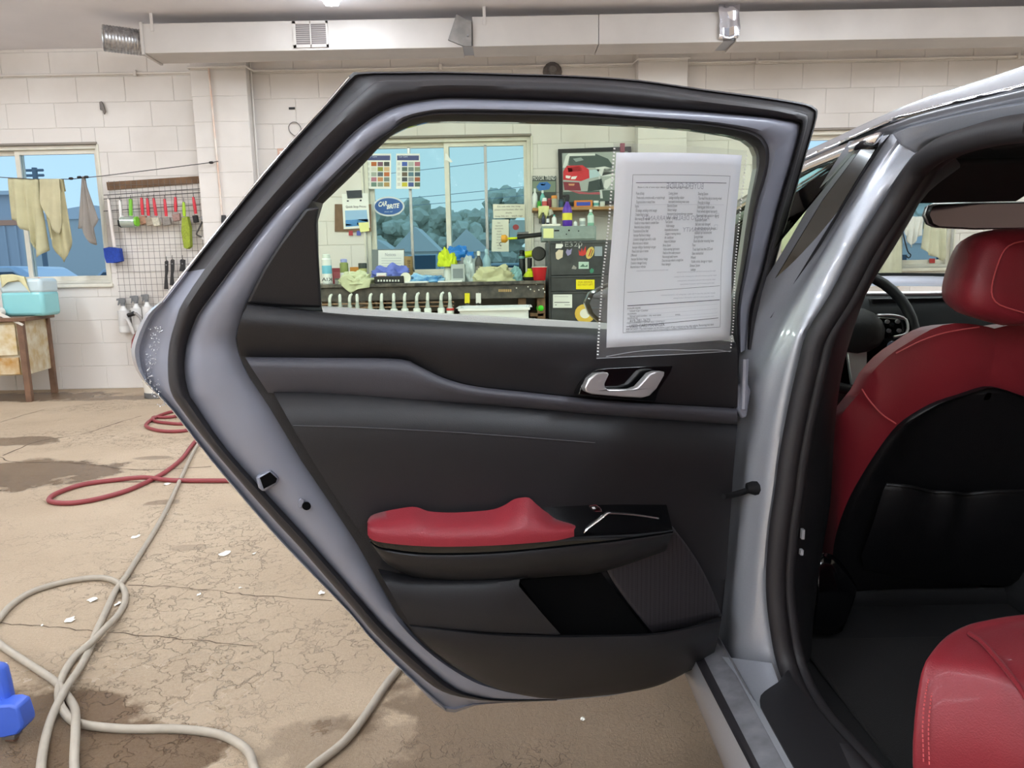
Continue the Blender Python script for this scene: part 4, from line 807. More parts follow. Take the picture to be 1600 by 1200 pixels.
def bottle(name, label, cat, cx, base_z, wpx, hpx, Y, body, cap, lab=None, style='can', group=None, yref=425, labr=(.2, .65), mat=None):
    s = pxm(Y); r = wpx*s/2; h = hpx*s; c = V((atY(cx, yref, Y).x, Y, base_z)); t = thing(name, label, cat, c, group)
    mb = mat or C_(body, .35)
    if style == 'can': lathe('body', [(r*.9, 0), (r, .006), (r, h*.82), (r*.75, h*.87)], c, mb, t); lathe('cap', [(r*.8, h*.86), (r*.8, h*.97), (r*.6, h)], c, C_(cap, .4), t)
    elif style == 'neck': lathe('body', [(r*.85, 0), (r, .008), (r, h*.6), (r*.8, h*.7), (r*.35, h*.82), (r*.35, h*.86)], c, mb, t); lathe('cap', [(r*.45, h*.85), (r*.45, h*.97), (r*.38, h)], c, C_(cap, .4), t)
    elif style == 'jar': lathe('body', [(r*.9, 0), (r, .006), (r, h*.72), (r*.9, h*.75)], c, mb, t); lathe('lid', [(r*1.03, h*.74), (r*1.03, h*.97), (r*.95, h)], c, C_(cap, .4), t)
    elif style == 'spray':
        lathe('body', [(r*.85, 0), (r, .01), (r, h*.5), (r*.75, h*.62), (r*.35, h*.74), (r*.33, h*.8)], c, mb, t); mc_ = C_(cap, .4)
        lathe('collar', [(r*.42, h*.78), (r*.42, h*.84)], c, mc_, t)
        poly('spray_head', [c+V((x*r, -.012, h*z)) for x, z in ((-.4, .84), (.4, .84), (.5, .9), (.45, .985), (.1, 1), (-1.0, .985), (-1.05, .93), (-.4, .93))], mc_, t, ext=(0, .024, 0), bevel=.003)
        poly('trigger', [c+V((x*r, -.006, h*z)) for x, z in ((-.45, .93), (-.7, .93), (-.95, .80), (-.85, .79), (-.5, .87))], mc_, t, ext=(0, .012, 0))
    if lab: lathe('label_band', [(r*1.01, h*labr[0]), (r*1.015, h*labr[0]+.001), (r*1.015, h*labr[1]), (r*1.01, h*labr[1])], c, C_(lab, .5), t)
    return t
def carton(name, label, cat, x0, x1, base_z, hpx, Y, body, depth=.08, face=None, group=None):
    s = pxm(Y); a, b = atY(x0, 425, Y).x, atY(x1, 425, Y).x; t = thing(name, label, cat, ((a+b)/2, Y, base_z), group)
    box('carton_body', (a, Y, base_z), (b, Y+depth, base_z+hpx*s), C_(body, .6), t, bevel=.002)
    if face: box('printed_face', (a+(b-a)*.12, Y-.0015, base_z+hpx*s*.2), (b-(b-a)*.12, Y, base_z+hpx*s*.75), C_(face, .6), t, bevel=0)
    return t
m_wood = M('worn_wood', '#7a5b3f', .7, noise=(14, .35)); m_grime = M('grimy_bench', '#3f3b38', .6, noise=(18, .55), col2='#5d564f'); m_oak = M('shelf_wood', '#b98a55', .55, noise=(16, .25)); m_paper = M('white_paper', '#f1f0ec', .8); m_ink = M('ink', '#2b2b30', .8); m_cable = M('dark_wire', '#4a4643', .5)
# ---------------- workbench
BY0, BY1 = 6.42, 7.13
bl, br = atY(470, 440, BY0), atY(851, 437, BY0); BZ = atY(680, 441.5, BY0).z
t = thing('workbench', 'long dark grimy workbench below the middle window', 'workbench', ((bl.x+br.x)/2, (BY0+BY1)/2, 0))
box('bench_top', (bl.x, BY0, BZ-.03), (br.x, BY1, BZ), M('bench_edge', '#2c2928', .5, noise=(20, .5), col2='#6d655c'), t)
box('apron', (bl.x+.02, BY0+.02, BZ-.15), (br.x-.005, BY0+.045, BZ-.03), m_grime, t)
for px in (480, 575, 816, 846): x = atY(px, 470, BY0).x; box('bench_leg', (x-.035, BY0+.05, 0), (x+.035, BY0+.12, BZ-.03), m_wood, t); box('bench_leg', (x-.035, BY1-.08, 0), (x+.035, BY1-.01, BZ-.03), m_wood, t)
LZ = .70; NZ = atY(600, 458, 6.37).z-.23; box('front_ledge', (bl.x+.02, 6.325, NZ-.02), (atY(712, 470, 6.37).x, BY0+.05, NZ), m_wood, t); box('lower_shelf', (bl.x+.01, BY0+.05, LZ-.03), (br.x-.01, BY1-.02, LZ), m_wood, t)
for dz in (.17, .205): tube('rail', [(bl.x+.02, BY0+.01, BZ-dz), (atY(709, 470, BY0).x, BY0+.01, BZ-dz)], .006, M('orange_rail', '#a8866a', .5), t, seg=6)
decals('paint_spots', [((806+dx_, 449+dy_, 808+dx_, 451+dy_), h) for dx_, dy_, h in ((0, 0, '#d8d4cc'), (18, -2, '#e8e4dd'), (22, 2, '#d0d8d0'), (31, -6, '#e4e2da'), (35, 3, '#d0cbc2'), (42, 1, '#e8e4dd'), (28, 5, '#c9b8a0'), (44, 6, '#dcd8d0'))] + [((779+k*3, 452, 781+k*3, 456), '#c9a368') for k in range(7)], BY0+.0185, t)
# nozzle bottles under the bench
mh = C_('#e4e8e2', .4); mn = C_('#a9b0a8', .35)
def nozzle(px, lean_, red, lab):
    Y = 6.37; X = atY(px, 470, Y).x; t = thing('nozzle_bottle', lab, 'bottle', (X, Y, NZ), 'nozzle bottles under the workbench')
    lathe('body', [(.028, 0), (.032, .01), (.032, .085), (.028, .095)], (X, Y, NZ), mh, t, 12); lathe('neck', [(.022, .095), (.016, .13), (.012, .165)], (X, Y, NZ), mn, t, 10)
    if red: lathe('red_band', [(.0325, .07), (.0335, .072), (.0335, .09), (.0325, .092)], (X, Y, NZ), C_('#c23a35', .5), t, 12)
    tube('nozzle_tip', [(X, Y, NZ+.16), (X+.002, Y, NZ+.19), (X+.010*lean_, Y, NZ+.215), (X+.026*lean_, Y, NZ+.228)], [.013, .014, .013, .008], mh, t, n=0, seg=8)
for px, l, rdd, w in ((515, 1, 0, 'below the blue and white aerosol can'), (531, .2, 0, 'below the dark red carton'), (546, 1, 0, 'under the hanging fold of the draped chamois'), (558, .1, 0, 'beside the hanging chamois fold'), (578, .8, 1, 'with red base below the black-lidded jar'), (596, .4, 0, 'below the small red-printed white box'), (615, .2, 0, 'below the black parts tray'), (632, .6, 0, 'below the masking tape roll'), (651, 1, 0, 'below one end of the blue wrapped roll'), (668, .3, 0, 'below the middle of the blue wrapped roll'), (689, 1, 0, 'below the cream paper stack'), (703, -.2, 1, 'with red band next to the yellow key tag')): nozzle(px, l, rdd, 'white curved-nozzle bottle under the bench, '+w)
# key tags on the apron
for px, h, hk, lab in ((730, '#e9dc1e', '#7c8186', 'car key on a yellow tag hanging from the bench apron'), (747.5, '#ece9e2', '#3c3f40', 'car key on a white tag hanging from the bench apron')):
    Y = BY0+.012; t = thing('key_tag', lab, 'key', atY(px, 457, Y))
    poly('tag', quad(px-4, 458, px+4, 474, Y), C_(h, .5), t, ext=(0, .003, 0), bevel=.002); tube('ring', [atY(px+3*math.cos(a*.63), 475.5+2*math.sin(a*.63), Y) for a in range(10)], .0016, m_steel, t, seg=5, closed=True)
    poly('key_fob', [atY(px+x, y, Y) for x, y in ((-2, 476), (3, 475.5), (5, 481), (4, 488), (1, 491), (-3, 488))], C_(hk, .35, .4), t, ext=(0, .008, 0), bevel=.002); lathe('hook', [(.003, -.02), (.003, .012)], atY(px, 457, Y), m_steel, t, 6, 'Y')
# ---------------- things on the bench
bottle('aerosol_can', 'white and blue aerosol can at the clipboard end of the workbench', 'can', 511, BZ, 15, 46, 6.60, '#e9ebe8', '#dfe6df', '#7cc4dd', labr=(.35, .62))
carton('carton', 'dark red carton behind the aerosol can on the bench', 'box', 519, 533, BZ, 24, 6.75, '#8b3842', face='#a2525a')
bottle('lavender_cap_bottle', 'bottle with lavender cap and white label on the bench', 'bottle', 538, BZ, 13, 38, 6.66, '#8f9a5c', '#9fa6dd', '#e6e3ea', labr=(.1, .45))
carton('carton', 'orange and red carton behind the draped chamois', 'box', 547, 561, BZ, 25, 6.76, '#dd9440', face='#c43a32')
bottle('black_lid_jar', 'jar with a wide black lid beside the orange carton', 'jar', 567, BZ, 13, 31, 6.70, '#a7a866', '#2f3631', '#e7e6ea', 'jar', labr=(.2, .55))
bottle('small_steel_can', 'small grey tin by the aerosol can', 'can', 527, BZ, 9, 9, 6.52, '#8f8e8a', '#55534f', style='jar')
# chamois draped over the edge
h0 = heap('chamois', 'pale green chamois draped over the front edge of the workbench', 'cloth', 557, BZ, 52, 20, 6.50, '#cdd0ac', .2, 4)
cloth('hanging_fold', '', '', [(531, 434), (545, 428), (560, 440), (580, 435)], [(533, 446), (548, 458), (559, 452), (577, 449)], BY0-.012, '#cdd0ac', amp=.01, folds=2, parent=h0, drape=False)
t = thing('clipboard', 'clipboard with a white form leaning on the window sill behind the purple cloth', 'clipboard', atY(606, 425, 7.0))
sheet('backing_board', [atY(581, 390, 7.06), atY(632, 389, 7.06), V((atY(633, 430, 7.06).x, 7.06, BZ+.001)), V((atY(583, 430, 7.06).x, 7.06, BZ+.001))], C_('#7e8585', .5), t, .004); sheet('paper_form', quad(591, 391, 631, 424, 7.054), m_paper, t); lettering('heading', 'Notices', .045, mapxy(610, 398, 7.052), C_('#9aa0a0'), t, fitw=.1)
decals('form_lines', [((596, y, 627, y+.8), '#c4cac6') for y in (403, 407, 411, 415)], 7.0525, t)
lathe('cardboard_tube', [(.040, 0), (.040, .235), (.034, .235), (.034, .01)], (atY(639, 425, 6.85).x, 6.85, BZ), M('cardboard', '#a98a5c', .8, noise=(20, .15)), None); o = bpy.data.objects['cardboard_tube']; tag(o, 'brown cardboard tube standing on the workbench', 'tube')
lettering('tube_marks', 'B5112', .04, lambda x, y: V((atY(638, 405, 6.80).x+y, 6.808, BZ+.15-x)), C_('#5a4028'), o)
heap('purple_cloth', 'purple-blue cloth crumpled in front of the clipboard', 'cloth', 611, BZ+.03, 58, 24, 6.72, '#7480cf', .18, 9)
carton('small_white_box', 'small white box with red print in front of the purple cloth', 'box', 588, 603, BZ, 16, 6.52, '#eeecec', .05, face='#d9a7a4')
t = thing('parts_tray', 'black parts tray with white marks at the bench front', 'tray', (atY(608, 440, 6.5).x, 6.5, BZ))
a, b = atY(585, 440, 6.47).x, atY(631, 440, 6.47).x; box('tray_body', (a, 6.46, BZ), (b, 6.512, BZ+.062), m_dark, t, bevel=.006); decals('tray_marks', [((590+k*4.5, 437, 592.5+k*4.5, 440), '#dcdcd8') for k in range(8)], 6.458, t)
lathe('tape_roll', [(.02, -.018), (.045, -.018), (.045, .018), (.02, .018), (.02, -.018)], (atY(634, 436, 6.5).x, 6.5, BZ+.046), C_('#e8e6d6', .5), None, 18, 'Y'); tag(bpy.data.objects['tape_roll'], 'roll of cream masking tape beside the black tray', 'tape')
heap('wrapped_roll', 'blue plastic wrapped roll lying on the workbench', 'bag', 664, BZ, 56, 14, 6.62, '#4f8fc8', .14, 12, mat=M('blue_film', '#4a90cc', .2, noise=(12, .5), col2='#a5d0e8'))
for k, (x0, x1) in enumerate(((632, 668), (684, 722))):
    a, b = atY(x0, 440, 6.45).x, atY(x1, 440, 6.45).x; o = box('paper_stack', (a, 6.45, BZ), (b, 6.56, BZ+.012), m_paper, bevel=.002); tag(o, ('low stack of white paper before the blue wrapped roll', 'low stack of cream paper under the yellow-green cloth')[k], 'paper')
bottle('white_spray_bottle', 'white bottle under the neon yellow cloth', 'bottle', 701, BZ, 15, 32, 6.66, '#dfe3da', '#e9ece4', style='neck')
heap('neon_cloth', 'neon yellow-green cloth hung over a white bottle', 'cloth', 699, BZ+.135, 28, 26, 6.66, '#cfe032', .13, 21)
heap('blue_bag', 'bright blue plastic bag bulging behind the neon cloth', 'bag', 717, BZ+.19, 46, 24, 6.9, '#2f7fcf', .16, 23, mat=M('blue_bag', '#2f80d2', .3))
bottle('grey_jar', 'tall grey jar holding up the blue bag', 'jar', 722, BZ, 20, 37, 6.9, '#a8a8ac', '#9b9ba0', style='jar')
t = carton('clear_box', 'clear plastic box with a dark label on the bench', 'box', 705, 726, BZ, 27, 6.55, '#b4bab7', .06, face='#7d8486')
heap('clear_bag', 'crumpled clear plastic bag beside the black bottle', 'bag', 735, BZ, 24, 38, 6.64, '#c9d6d4', .12, 31, mat=M('clear_film', '#c8d6d6', .15, noise=(14, .3)))
bottle('black_nozzle_bottle', 'dark bottle with a white nozzle standing before the window', 'bottle', 748.5, BZ, 12, 46, 6.6, '#3e403f', '#dfe4dc', '#77736f', style='neck', labr=(.12, .5))
bottle('pale_blue_bottle', 'pale blue bottle behind the chamois pile', 'bottle', 761, BZ, 13, 48, 6.95, '#a8ccd6', '#bcdde6', style='neck')
heap('chamois', 'pale tan chamois piled near the right end of the bench', 'cloth', 772, BZ, 60, 26, 6.58, '#cbc9a0', .2, 41)
heap('teal_cloth', 'small teal cloth beside the tan chamois pile', 'cloth', 806, BZ, 20, 20, 6.62, '#8fbcbc', .12, 43)
bottle('black_cylinder', 'black cylinder with a teal band by the red cup', 'canister', 816, BZ, 10, 46, 6.75, '#1f2224', '#1a1c1d', '#7fb0b0', labr=(.72, .8))
t = thing('polisher', 'neon yellow and black cordless polisher standing on the bench', 'polisher', (atY(829, 436, 6.68).x, 6.68, BZ))
PYY = 6.68; X = atY(829, 436, PYY).x; s = pxm(PYY); neon = C_('#d8e620', .4)
box('battery_foot', (X-11*s, PYY-.04, BZ), (X+9*s, PYY+.04, BZ+5*s), m_dark, t, bevel=.006); lathe('foot_cover', [(11*s, 0), (9*s, 4*s), (4*s, 9*s), (3.4*s, 14*s)], (X-1*s, PYY, BZ+5*s), neon, t, 14)
tube('grip', [(X-1*s, PYY, BZ+15*s), (X-1*s, PYY, BZ+34*s)], 3.6*s, m_dark, t, seg=10); tube('motor_body', [(X-8*s, PYY, BZ+39*s), (X+6*s, PYY, BZ+41*s)], 5*s, neon, t, seg=12)
lathe('polishing_pad', [(2*s, -4*s), (9*s, -3*s), (11*s, 0), (10.5*s, 4*s), (2*s, 5*s)], (X+13*s, PYY-.03, BZ+40*s), M('pad_foam', '#4a4846', .95), t, 18, 'Y')
t = thing('plastic_cup', 'red plastic cup with white rim at the end of the bench', 'cup', (atY(843, 437, 6.5).x, 6.5, BZ)); X = atY(843, 437, 6.5).x; s = pxm(6.5)
lathe('cup_body', [(8.5*s, 0), (9*s, .005), (11.5*s, 20*s), (10.8*s, 20*s), (8*s, .01)], (X, 6.5, BZ), C_('#c4202a', .35), t, 20); lathe('rim', [(10.8*s, 20*s), (12*s, 20*s), (12*s, 21*s), (10.8*s, 21*s)], (X, 6.5, BZ), m_white, t, 20)
t = thing('white_tub', 'large white plastic tub in front of the workbench', 'tub', (atY(770, 480, 6.0).x, 6.05, 0)); a, b = atY(716, 485, 5.9).x, atY(828, 485, 5.9).x; zt_ = atY(770, 481, 5.9).z
boxes('tub_wall', [((a, 5.9, 0), (a+.012, 6.3, zt_)), ((b-.012, 5.9, 0), (b, 6.3, zt_)), ((a, 5.9, 0), (b, 5.912, zt_)), ((a, 6.288, 0), (b, 6.3, zt_)), ((a, 5.9, 0), (b, 6.3, .012))], C_('#eef0f2', .35), t); boxes('tub_rim', [((a-.02, 5.88, zt_-.02), (b+.02, 5.9, zt_)), ((a-.02, 6.3, zt_-.02), (b+.02, 6.32, zt_)), ((a-.02, 5.88, zt_-.02), (a, 6.32, zt_)), ((b, 5.88, zt_-.02), (b+.02, 6.32, zt_))], C_('#f4f5f6', .35), t)
lathe('green_ball', [(.002, -.042), (.02, -.036), (.035, -.02), (.041, 0), (.035, .02), (.02, .036), (.002, .042)], (atY(845, 489, 6.5).x, 6.5, LZ+.042), M('green_rubber', '#3fd01e', .4), None, 18); tag(bpy.data.objects['green_ball'], 'bright green ball on the shelf under the bench end', 'ball')
# ---------------- black cabinet with stickers, grey box on top
KY = 6.5
a, b = atY(857, 420, KY).x, atY(985, 420, KY).x; kz = atY(890, 376, KY).z
t = thing('tool_cabinet', 'black steel tool cabinet covered in stickers at the bench end', 'cabinet', ((a+b)/2, KY+.3, 0)); mk = M('cabinet_black', '#2e3032', .42, noise=(7, .3), col2='#47494a')
box('cabinet_body', (a, KY+.012, 0), (b, KY+.6, kz), mk, t)
zs = [kz-.012, atY(890, 431, KY).z, atY(890, 456, KY).z, atY(890, 505, KY).z, .4, .05]
for k in range(5): dd = box('drawer', (a+.02, KY, zs[k+1]+.006), (b-.01, KY+.014, zs[k]), mk, t, bevel=.003); box('drawer_lip', (a+.025, KY-.008, zs[k]-.012), (b-.02, KY, zs[k]-.003), C_('#4a4c4d', .4), dd, bevel=.002)
lettering('badge', 'E320', .06, mapxy(896, 382, KY-.002), C_('#b9bcba', .3, .8), t, fitw=.15)
decals('stickers', [([(868, 388), (869, 379), (873, 381), (878, 378), (880, 384), (877, 388)], '#eceae6'), ([(884, 394), (886, 389), (890, 391), (894, 388), (892, 397), (887, 400)], '#9a90b8'), ((904, 388, 906, 384), '#e6e2e0'), ([(904, 390), (907, 394), (909, 387), (911, 393), (915, 384), (916, 397), (911, 400), (905, 399)], '#c63832'), ((929, 385, 941, 400), '#9aa3ad'), ((904, 409, 920, 420), '#b8d0c2'), ([(906, 417), (911, 412), (914, 416), (918, 413), (918, 417)], '#4d6e60'), ([(893, 420), (896, 414), (901, 418), (900, 421)], '#9b9994'), ([(921, 423), (924, 419), (928, 421), (927, 426), (923, 427)], '#3f8a6c'), ([(868, 395), (873, 390), (880, 391), (879, 402), (872, 406), (869, 404)], '#d9c9b0')], KY-.0025, t)
decals('oval_sticker', [([(922+6*math.cos(k*.4)+2.5*math.sin(k*.4), 395-9.5*math.sin(k*.4)) for k in range(16)], '#d9bb62')], KY-.003, t); decals('oval_lines', [([(919, 401), (921, 400), (925, 389), (923, 389)], '#a03a2c'), ([(922, 402), (924, 400), (927, 391), (926, 390)], '#5d3b2c')], KY-.0035, t)
decals('yellow_notice', [((900, 437, 929, 452), '#f0e010')], KY-.010, t); lettering('notice_text', 'FOR SERVICE\nDO NOT LIFT', .022, mapxy(914.5, 443, KY-.0105), C_('#8a4a10'), t, fitw=.13)
decals('white_notice', [((864, 460, 894, 481), '#e8e8e2')], KY-.010, t); decals('notice_lines', [((866, 472, 890, 473), '#4a4a4a'), ((866, 463, 888, 463.8), '#b8b8b4'), ((867, 476, 870, 477), '#777777'), ((882, 476, 891, 476.8), '#888884')], KY-.0105, t)
decals('round_sticker', [([(914+16*math.cos(k*.3927), 490+15*math.sin(k*.3927)) for k in range(16)], '#dcb84c'), ], KY-.010, t); decals('round_sticker_core', [([(914+8*math.cos(k*.3927), 490+7.5*math.sin(k*.3927)) for k in range(16)], '#ece8dc')], KY-.0105, t)
a2, b2 = atY(847, 365, KY).x, atY(932, 365, KY).x; gz0, gz1 = kz, atY(890, 353, KY).z
t = thing('steel_drawer_box', 'grey steel drawer box on top of the black cabinet', 'box', ((a2+b2)/2, KY+.15, kz)); mg = M('grey_hammertone', '#93a09c', .45, .3, noise=(30, .12))
box('box_body', (a2, KY+.02, gz0), (b2, KY+.34, gz1), mg, t); dd = box('drawer_front', (a2+.01, KY+.01, gz0+.012), (b2-.01, KY+.022, gz1-.006), mg, t); box('drawer_slot', (atY(866, 360, KY).x, KY+.008, atY(870, 361.5, KY).z), (atY(874, 360, KY).x, KY+.011, atY(870, 359, KY).z), m_dark, dd, bevel=0)
lathe('lock', [(.008, -.006), (.008, .004)], atY(889, 360, KY+.01), m_dark, dd, 10, 'Y'); lathe('rivet', [(.006, -.004), (.006, .004)], atY(885, 366, KY+.01), m_dark, dd, 8, 'Y'); lathe('rivet', [(.006, -.004), (.006, .004)], atY(904, 361, KY+.01), m_dark, dd, 8, 'Y')
o = sheet('sticky_note', quad(849, 357, 865, 372, KY+.006), C_('#e5e6a6', .7), None); tag(o, 'pale yellow sticky note on the grey drawer box', 'note')
# on the grey box
o = box('white_tray', (a2+.0, KY+.03, gz1), (atY(876, 352, KY).x, KY+.20, gz1+.022), m_white, bevel=.006); tag(o, 'shallow white tray on the grey drawer box', 'tray'); TZ = gz1+.022
bottle('navy_bottle', 'small navy bottle without label on the white tray', 'bottle', 849, TZ, 5, 18, 6.6, '#24283e', '#1b1d2a', style='neck', yref=350); bottle('navy_bottle', 'small dark bottle with white label on the white tray', 'bottle', 856, TZ, 5, 13, 6.6, '#24283e', '#1b1d2a', '#d8d8dc', style='neck', yref=350)
bottle('teal_cap_bottle', 'small white bottle with a teal cap on the white tray', 'bottle', 866, TZ, 7, 14, 6.58, '#e8eae6', '#4fa8a2', style='neck', yref=350)
bottle('purple_spray_bottle', 'purple spray bottle with yellow label on the grey drawer box', 'spray bottle', 886.5, gz1, 15, 48, 6.62, '#5b2fa8', '#1c1a20', '#e6dc48', style='spray', yref=350, labr=(.2, .42))
bottle('white_jar', 'white pill jar beside the green water bottle', 'jar', 910, gz1, 9, 12, 6.62, '#e6e8e4', '#eceee9', '#b0b6b4', style='jar', yref=350); bottle('green_water_bottle', 'pale green water bottle with white cap on the grey box', 'bottle', 923, gz1, 10, 25, 6.62, '#9cc4ae', '#e8ece6', '#c9dcd2', style='neck', yref=350, mat=M('pale_green_plastic', '#93c3ab', .2))
bottle('tiny_bottle', 'tiny white dropper bottle next to the purple spray bottle', 'bottle', 899, gz1, 6, 9, 6.60, '#dfe2de', '#b9bdb9', style='neck', yref=350)
# ---------------- wooden shelf
SY = 6.92; sz = atY(890, 323.5, SY).z
o = box('wooden_shelf', (atY(832, 325, SY).x, SY, sz-.028), (atY(1000, 325, SY).x, YW-.008, sz), m_oak); tag(o, 'narrow wooden wall shelf above the black cabinet', 'shelf')
for px in (845, 975): x = atY(px, 330, SY).x; box('bracket', (x-.01, SY+.04, sz-.13), (x+.01, YW-.008, sz-.028), C_('#6b6660', .5, .5), o, bevel=.002)
for nm, lab, cx, w, h, bd, cp, lb, st in (('white_bottle', 'white bottle at the magazine end of the wooden shelf', 836, 8, 30, '#e2e6e0', '#dfe4dd', None, 'neck'), ('green_tube', 'small bright green tube on the wooden shelf', 842.5, 6, 11, '#3fa836', '#2c7a26', None, 'can'), ('teal_bottle', 'teal and white bottle at the back of the wooden shelf', 848, 8, 27, '#6fb6ae', '#dfe7e4', None, 'neck'),
    ('red_white_can', 'white can with red label at the front of the shelf', 851, 8, 15, '#ecebe8', '#f1efec', '#d25a58', 'can'), ('maroon_can', 'maroon spray can on the wooden shelf', 858.5, 7, 14, '#7d2b38', '#a13a45', None, 'can'), ('orange_lid_jar', 'jar with an orange lid on the wooden shelf', 866, 9, 18, '#b6b49c', '#d88a35', None, 'jar'), ('blue_jar', 'dark blue jar beside the orange-lidded jar', 877, 8, 12, '#38566b', '#2c4252', None, 'jar'),
    ('white_salve_jar', 'squat white jar with teal label at the carton end of the shelf', 931, 9, 9, '#e3e8e4', '#e9eeea', '#5fa59c', 'jar'), ('pale_jar', 'squat pale jar at the far end of the wooden shelf', 941, 8, 8, '#d9dcd2', '#c9cfc8', None, 'jar')):
    bottle(nm, lab, 'jar' if st == 'jar' else 'bottle' if st == 'neck' else 'can', cx, sz, w, h, 6.97+(.07 if 'back' in lab or 'magazine' in lab else 0), bd, cp, lb, st, yref=318)
t = carton('long_carton', 'long orange and blue carton lying on the wooden shelf', 'box', 898, 926, sz, 10, 6.95, '#d8803a', .06, face='#3f52b4')
o = cloth('yellow_gloves', 'pale yellow rubber gloves hanging off the wooden shelf', 'gloves', [(841, 323.5), (858, 323.5)], [(842, 340), (846, 332), (850, 333), (856, 341)], SY-.012, '#e6e3a4', amp=.006, folds=2, n=12)
o = cloth('paper_rag', 'small grey rag hanging under the wooden shelf', 'cloth', [(857, 327), (862, 327)], [(858, 338), (865, 334)], SY-.008, '#b9b7aa', amp=.004, folds=1, n=8, drape=False)
# ---------------- pictures and papers
FY = YW-.03
t = thing('framed_picture', 'black framed picture of a red and white race car on the wall', 'picture', atY(925, 320, FY))
x0, x1, y0, y1 = 872, 986, 232, 320
F = [quad(x0, y0, x1, y0-2, FY)]
fq = [atY(872, 233, FY), atY(986, 229, FY), atY(988, 318, FY), atY(874, 322, FY)]; iq = [atY(878, 239, FY), atY(981, 236, FY), atY(983, 313, FY), atY(880, 316, FY)]
poly('frame', fq, m_dark, t, ext=(0, .022, 0), holes=[iq], smooth=False); poly('print_sheet', [p+V((0, .006, 0)) for p in iq], C_('#a9b0aa', .4), t, ext=(0, .004, 0), smooth=False)
pc = FY+.0055
decals('print_shapes', [([(880, 300), (982, 296), (983, 313), (880, 316)], '#53605a'), ([(890, 243), (930, 240), (950, 248), (960, 262), (905, 262), (888, 258)], '#4d5a57')], pc, t)
decals('print_car', [([(879, 262), (884, 244), (888, 240), (930, 240), (930, 243), (890, 244), (885, 262)], '#e4e6e2'), ([(885, 259), (910, 258), (920, 265), (921, 278), (908, 283), (880, 281), (880, 268)], '#d2343c'), ([(887, 262), (906, 260), (912, 266), (888, 269)], '#ecd9d6'), ([(921, 266), (958, 262), (962, 270), (921, 279)], '#bcd3d8'), ([(930, 262), (945, 260), (975, 268), (975, 273), (940, 276)], '#dfe2de'), ([(880, 284), (905, 285), (908, 298), (882, 297)], '#8a3440'), ([(920, 284), (940, 279), (944, 296), (918, 299)], '#3c4846'), ([(935, 274), (938, 274), (942, 310), (938, 310)], '#cfd3d0'), ([(888, 297), (920, 301), (938, 300), (938, 304), (905, 303)], '#b35a62')], pc-.0006, t)
decals('print_details', [([(884, 274), (892, 275), (890, 279), (884, 278)], '#f0ecea'), ([(893, 276), (902, 275), (899, 280), (892, 280)], '#f0ecea'), ([(888, 287), (898, 287), (897, 290), (889, 290)], '#d89a70'), ([(895, 248), (908, 246), (912, 250), (900, 253)], '#9aa6a4'), ([(945, 282), (958, 276), (960, 280), (948, 296), (943, 292)], '#e0e2de')], pc-.0012, t)
o = box('red_clip', atY(969, 238, FY-.02), atY(976, 224, FY-.004), C_('#8e3a4e', .5), bevel=.003); tag(o, 'small dark red clip on top of the picture frame', 'clip')
t = thing('car_magazine', 'car magazine pinned to the wall above the wooden shelf', 'magazine', atY(850, 322, YW-.02)); MY = YW-.016
sheet('cover', quad(831.5, 275, 869, 319, MY), C_('#3c4440', .4), t, .006); lettering('masthead', 'MOTOR TREND', .05, mapxy(850, 278.5, MY-.0015), m_paper, t, fitw=.21)
decals('cover_photo', [((832, 283, 868, 300), '#7d8a78'), ((833, 300, 868, 318), '#4a4f4a')], MY-.001, t); decals('cover_car', [([(838, 292), (843, 285), (855, 284), (861, 289), (858, 296), (842, 298)], '#3f74b8'), ([(845, 287), (853, 286), (852, 289), (846, 290)], '#b9d0e6')], MY-.002, t)
WPY = YW+.052   # papers on the window's inner face
t1 = None
for k, (xa, xb, cols) in enumerate(((571, 611, '#b5622f #7a5566 #4a4a48 #dcd9cc #8f8f3a #d9b48a #a9b0a4 #56606a #c06a3a #b8788a #c98a5c #7d8680 #6f8a80 #8a9a8a #b0905a'.split()), (619, 656, '#4a62b0 #b8bcb4 #b56a7a #5a6a62 #7d8a88 #8a9078 #6a5a4a #5a7a8a #485a66 #4a4c54 #9aa0a4 #a05a3a #d0c23a #4a5a98 #5a6a5a'.split()))):
    t = thing('detailing_chart', ('stain chart poster mostly in oranges and greys taped to the window', 'stain chart poster with blue and yellow pictures taped to the window')[k], 'poster', atY((xa+xb)/2, 295, WPY))
    sheet('paper', quad(xa, 240, xb, 295, WPY), m_paper, t); decals('header', [((xa+1.5, 243, xb-1.5, 250.5), '#4a4f7e')], WPY-.001, t); lettering('header_text', 'Car Care', .022, mapxy(xa+11, 244.8, WPY-.0015), C_('#cdd2ea'), t)
    decals('pictures', [((xa+9+i*10, 253+j*8, xa+17.5+i*10, 259.6+j*8), cols[j*3+i]) for j in range(5) for i in range(3)], WPY-.001, t); decals('captions', [((xa+2, 254+j*8+q*1.6, xa+6.5, 254.6+j*8+q*1.6), '#a8aaa4') for j in range(5) for q in range(3)], WPY-.001, t)
t = thing('oval_sign', 'blue oval sign with silver rim stuck on the middle window', 'sign', atY(607, 338, WPY)); OV = lambda rx, ry: [atY(607.5+rx*math.cos(k*math.pi/20), 322.5+ry*math.sin(k*math.pi/20), WPY-.004) for k in range(40)]
sheet('rim', OV(24.5, 15.5), C_('#b9bec2', .3, .6), t, .004); poly('blue_field', [p+V((0, -.001, 0)) for p in OV(22, 13)], C_('#24589e', .35), t, smooth=False)
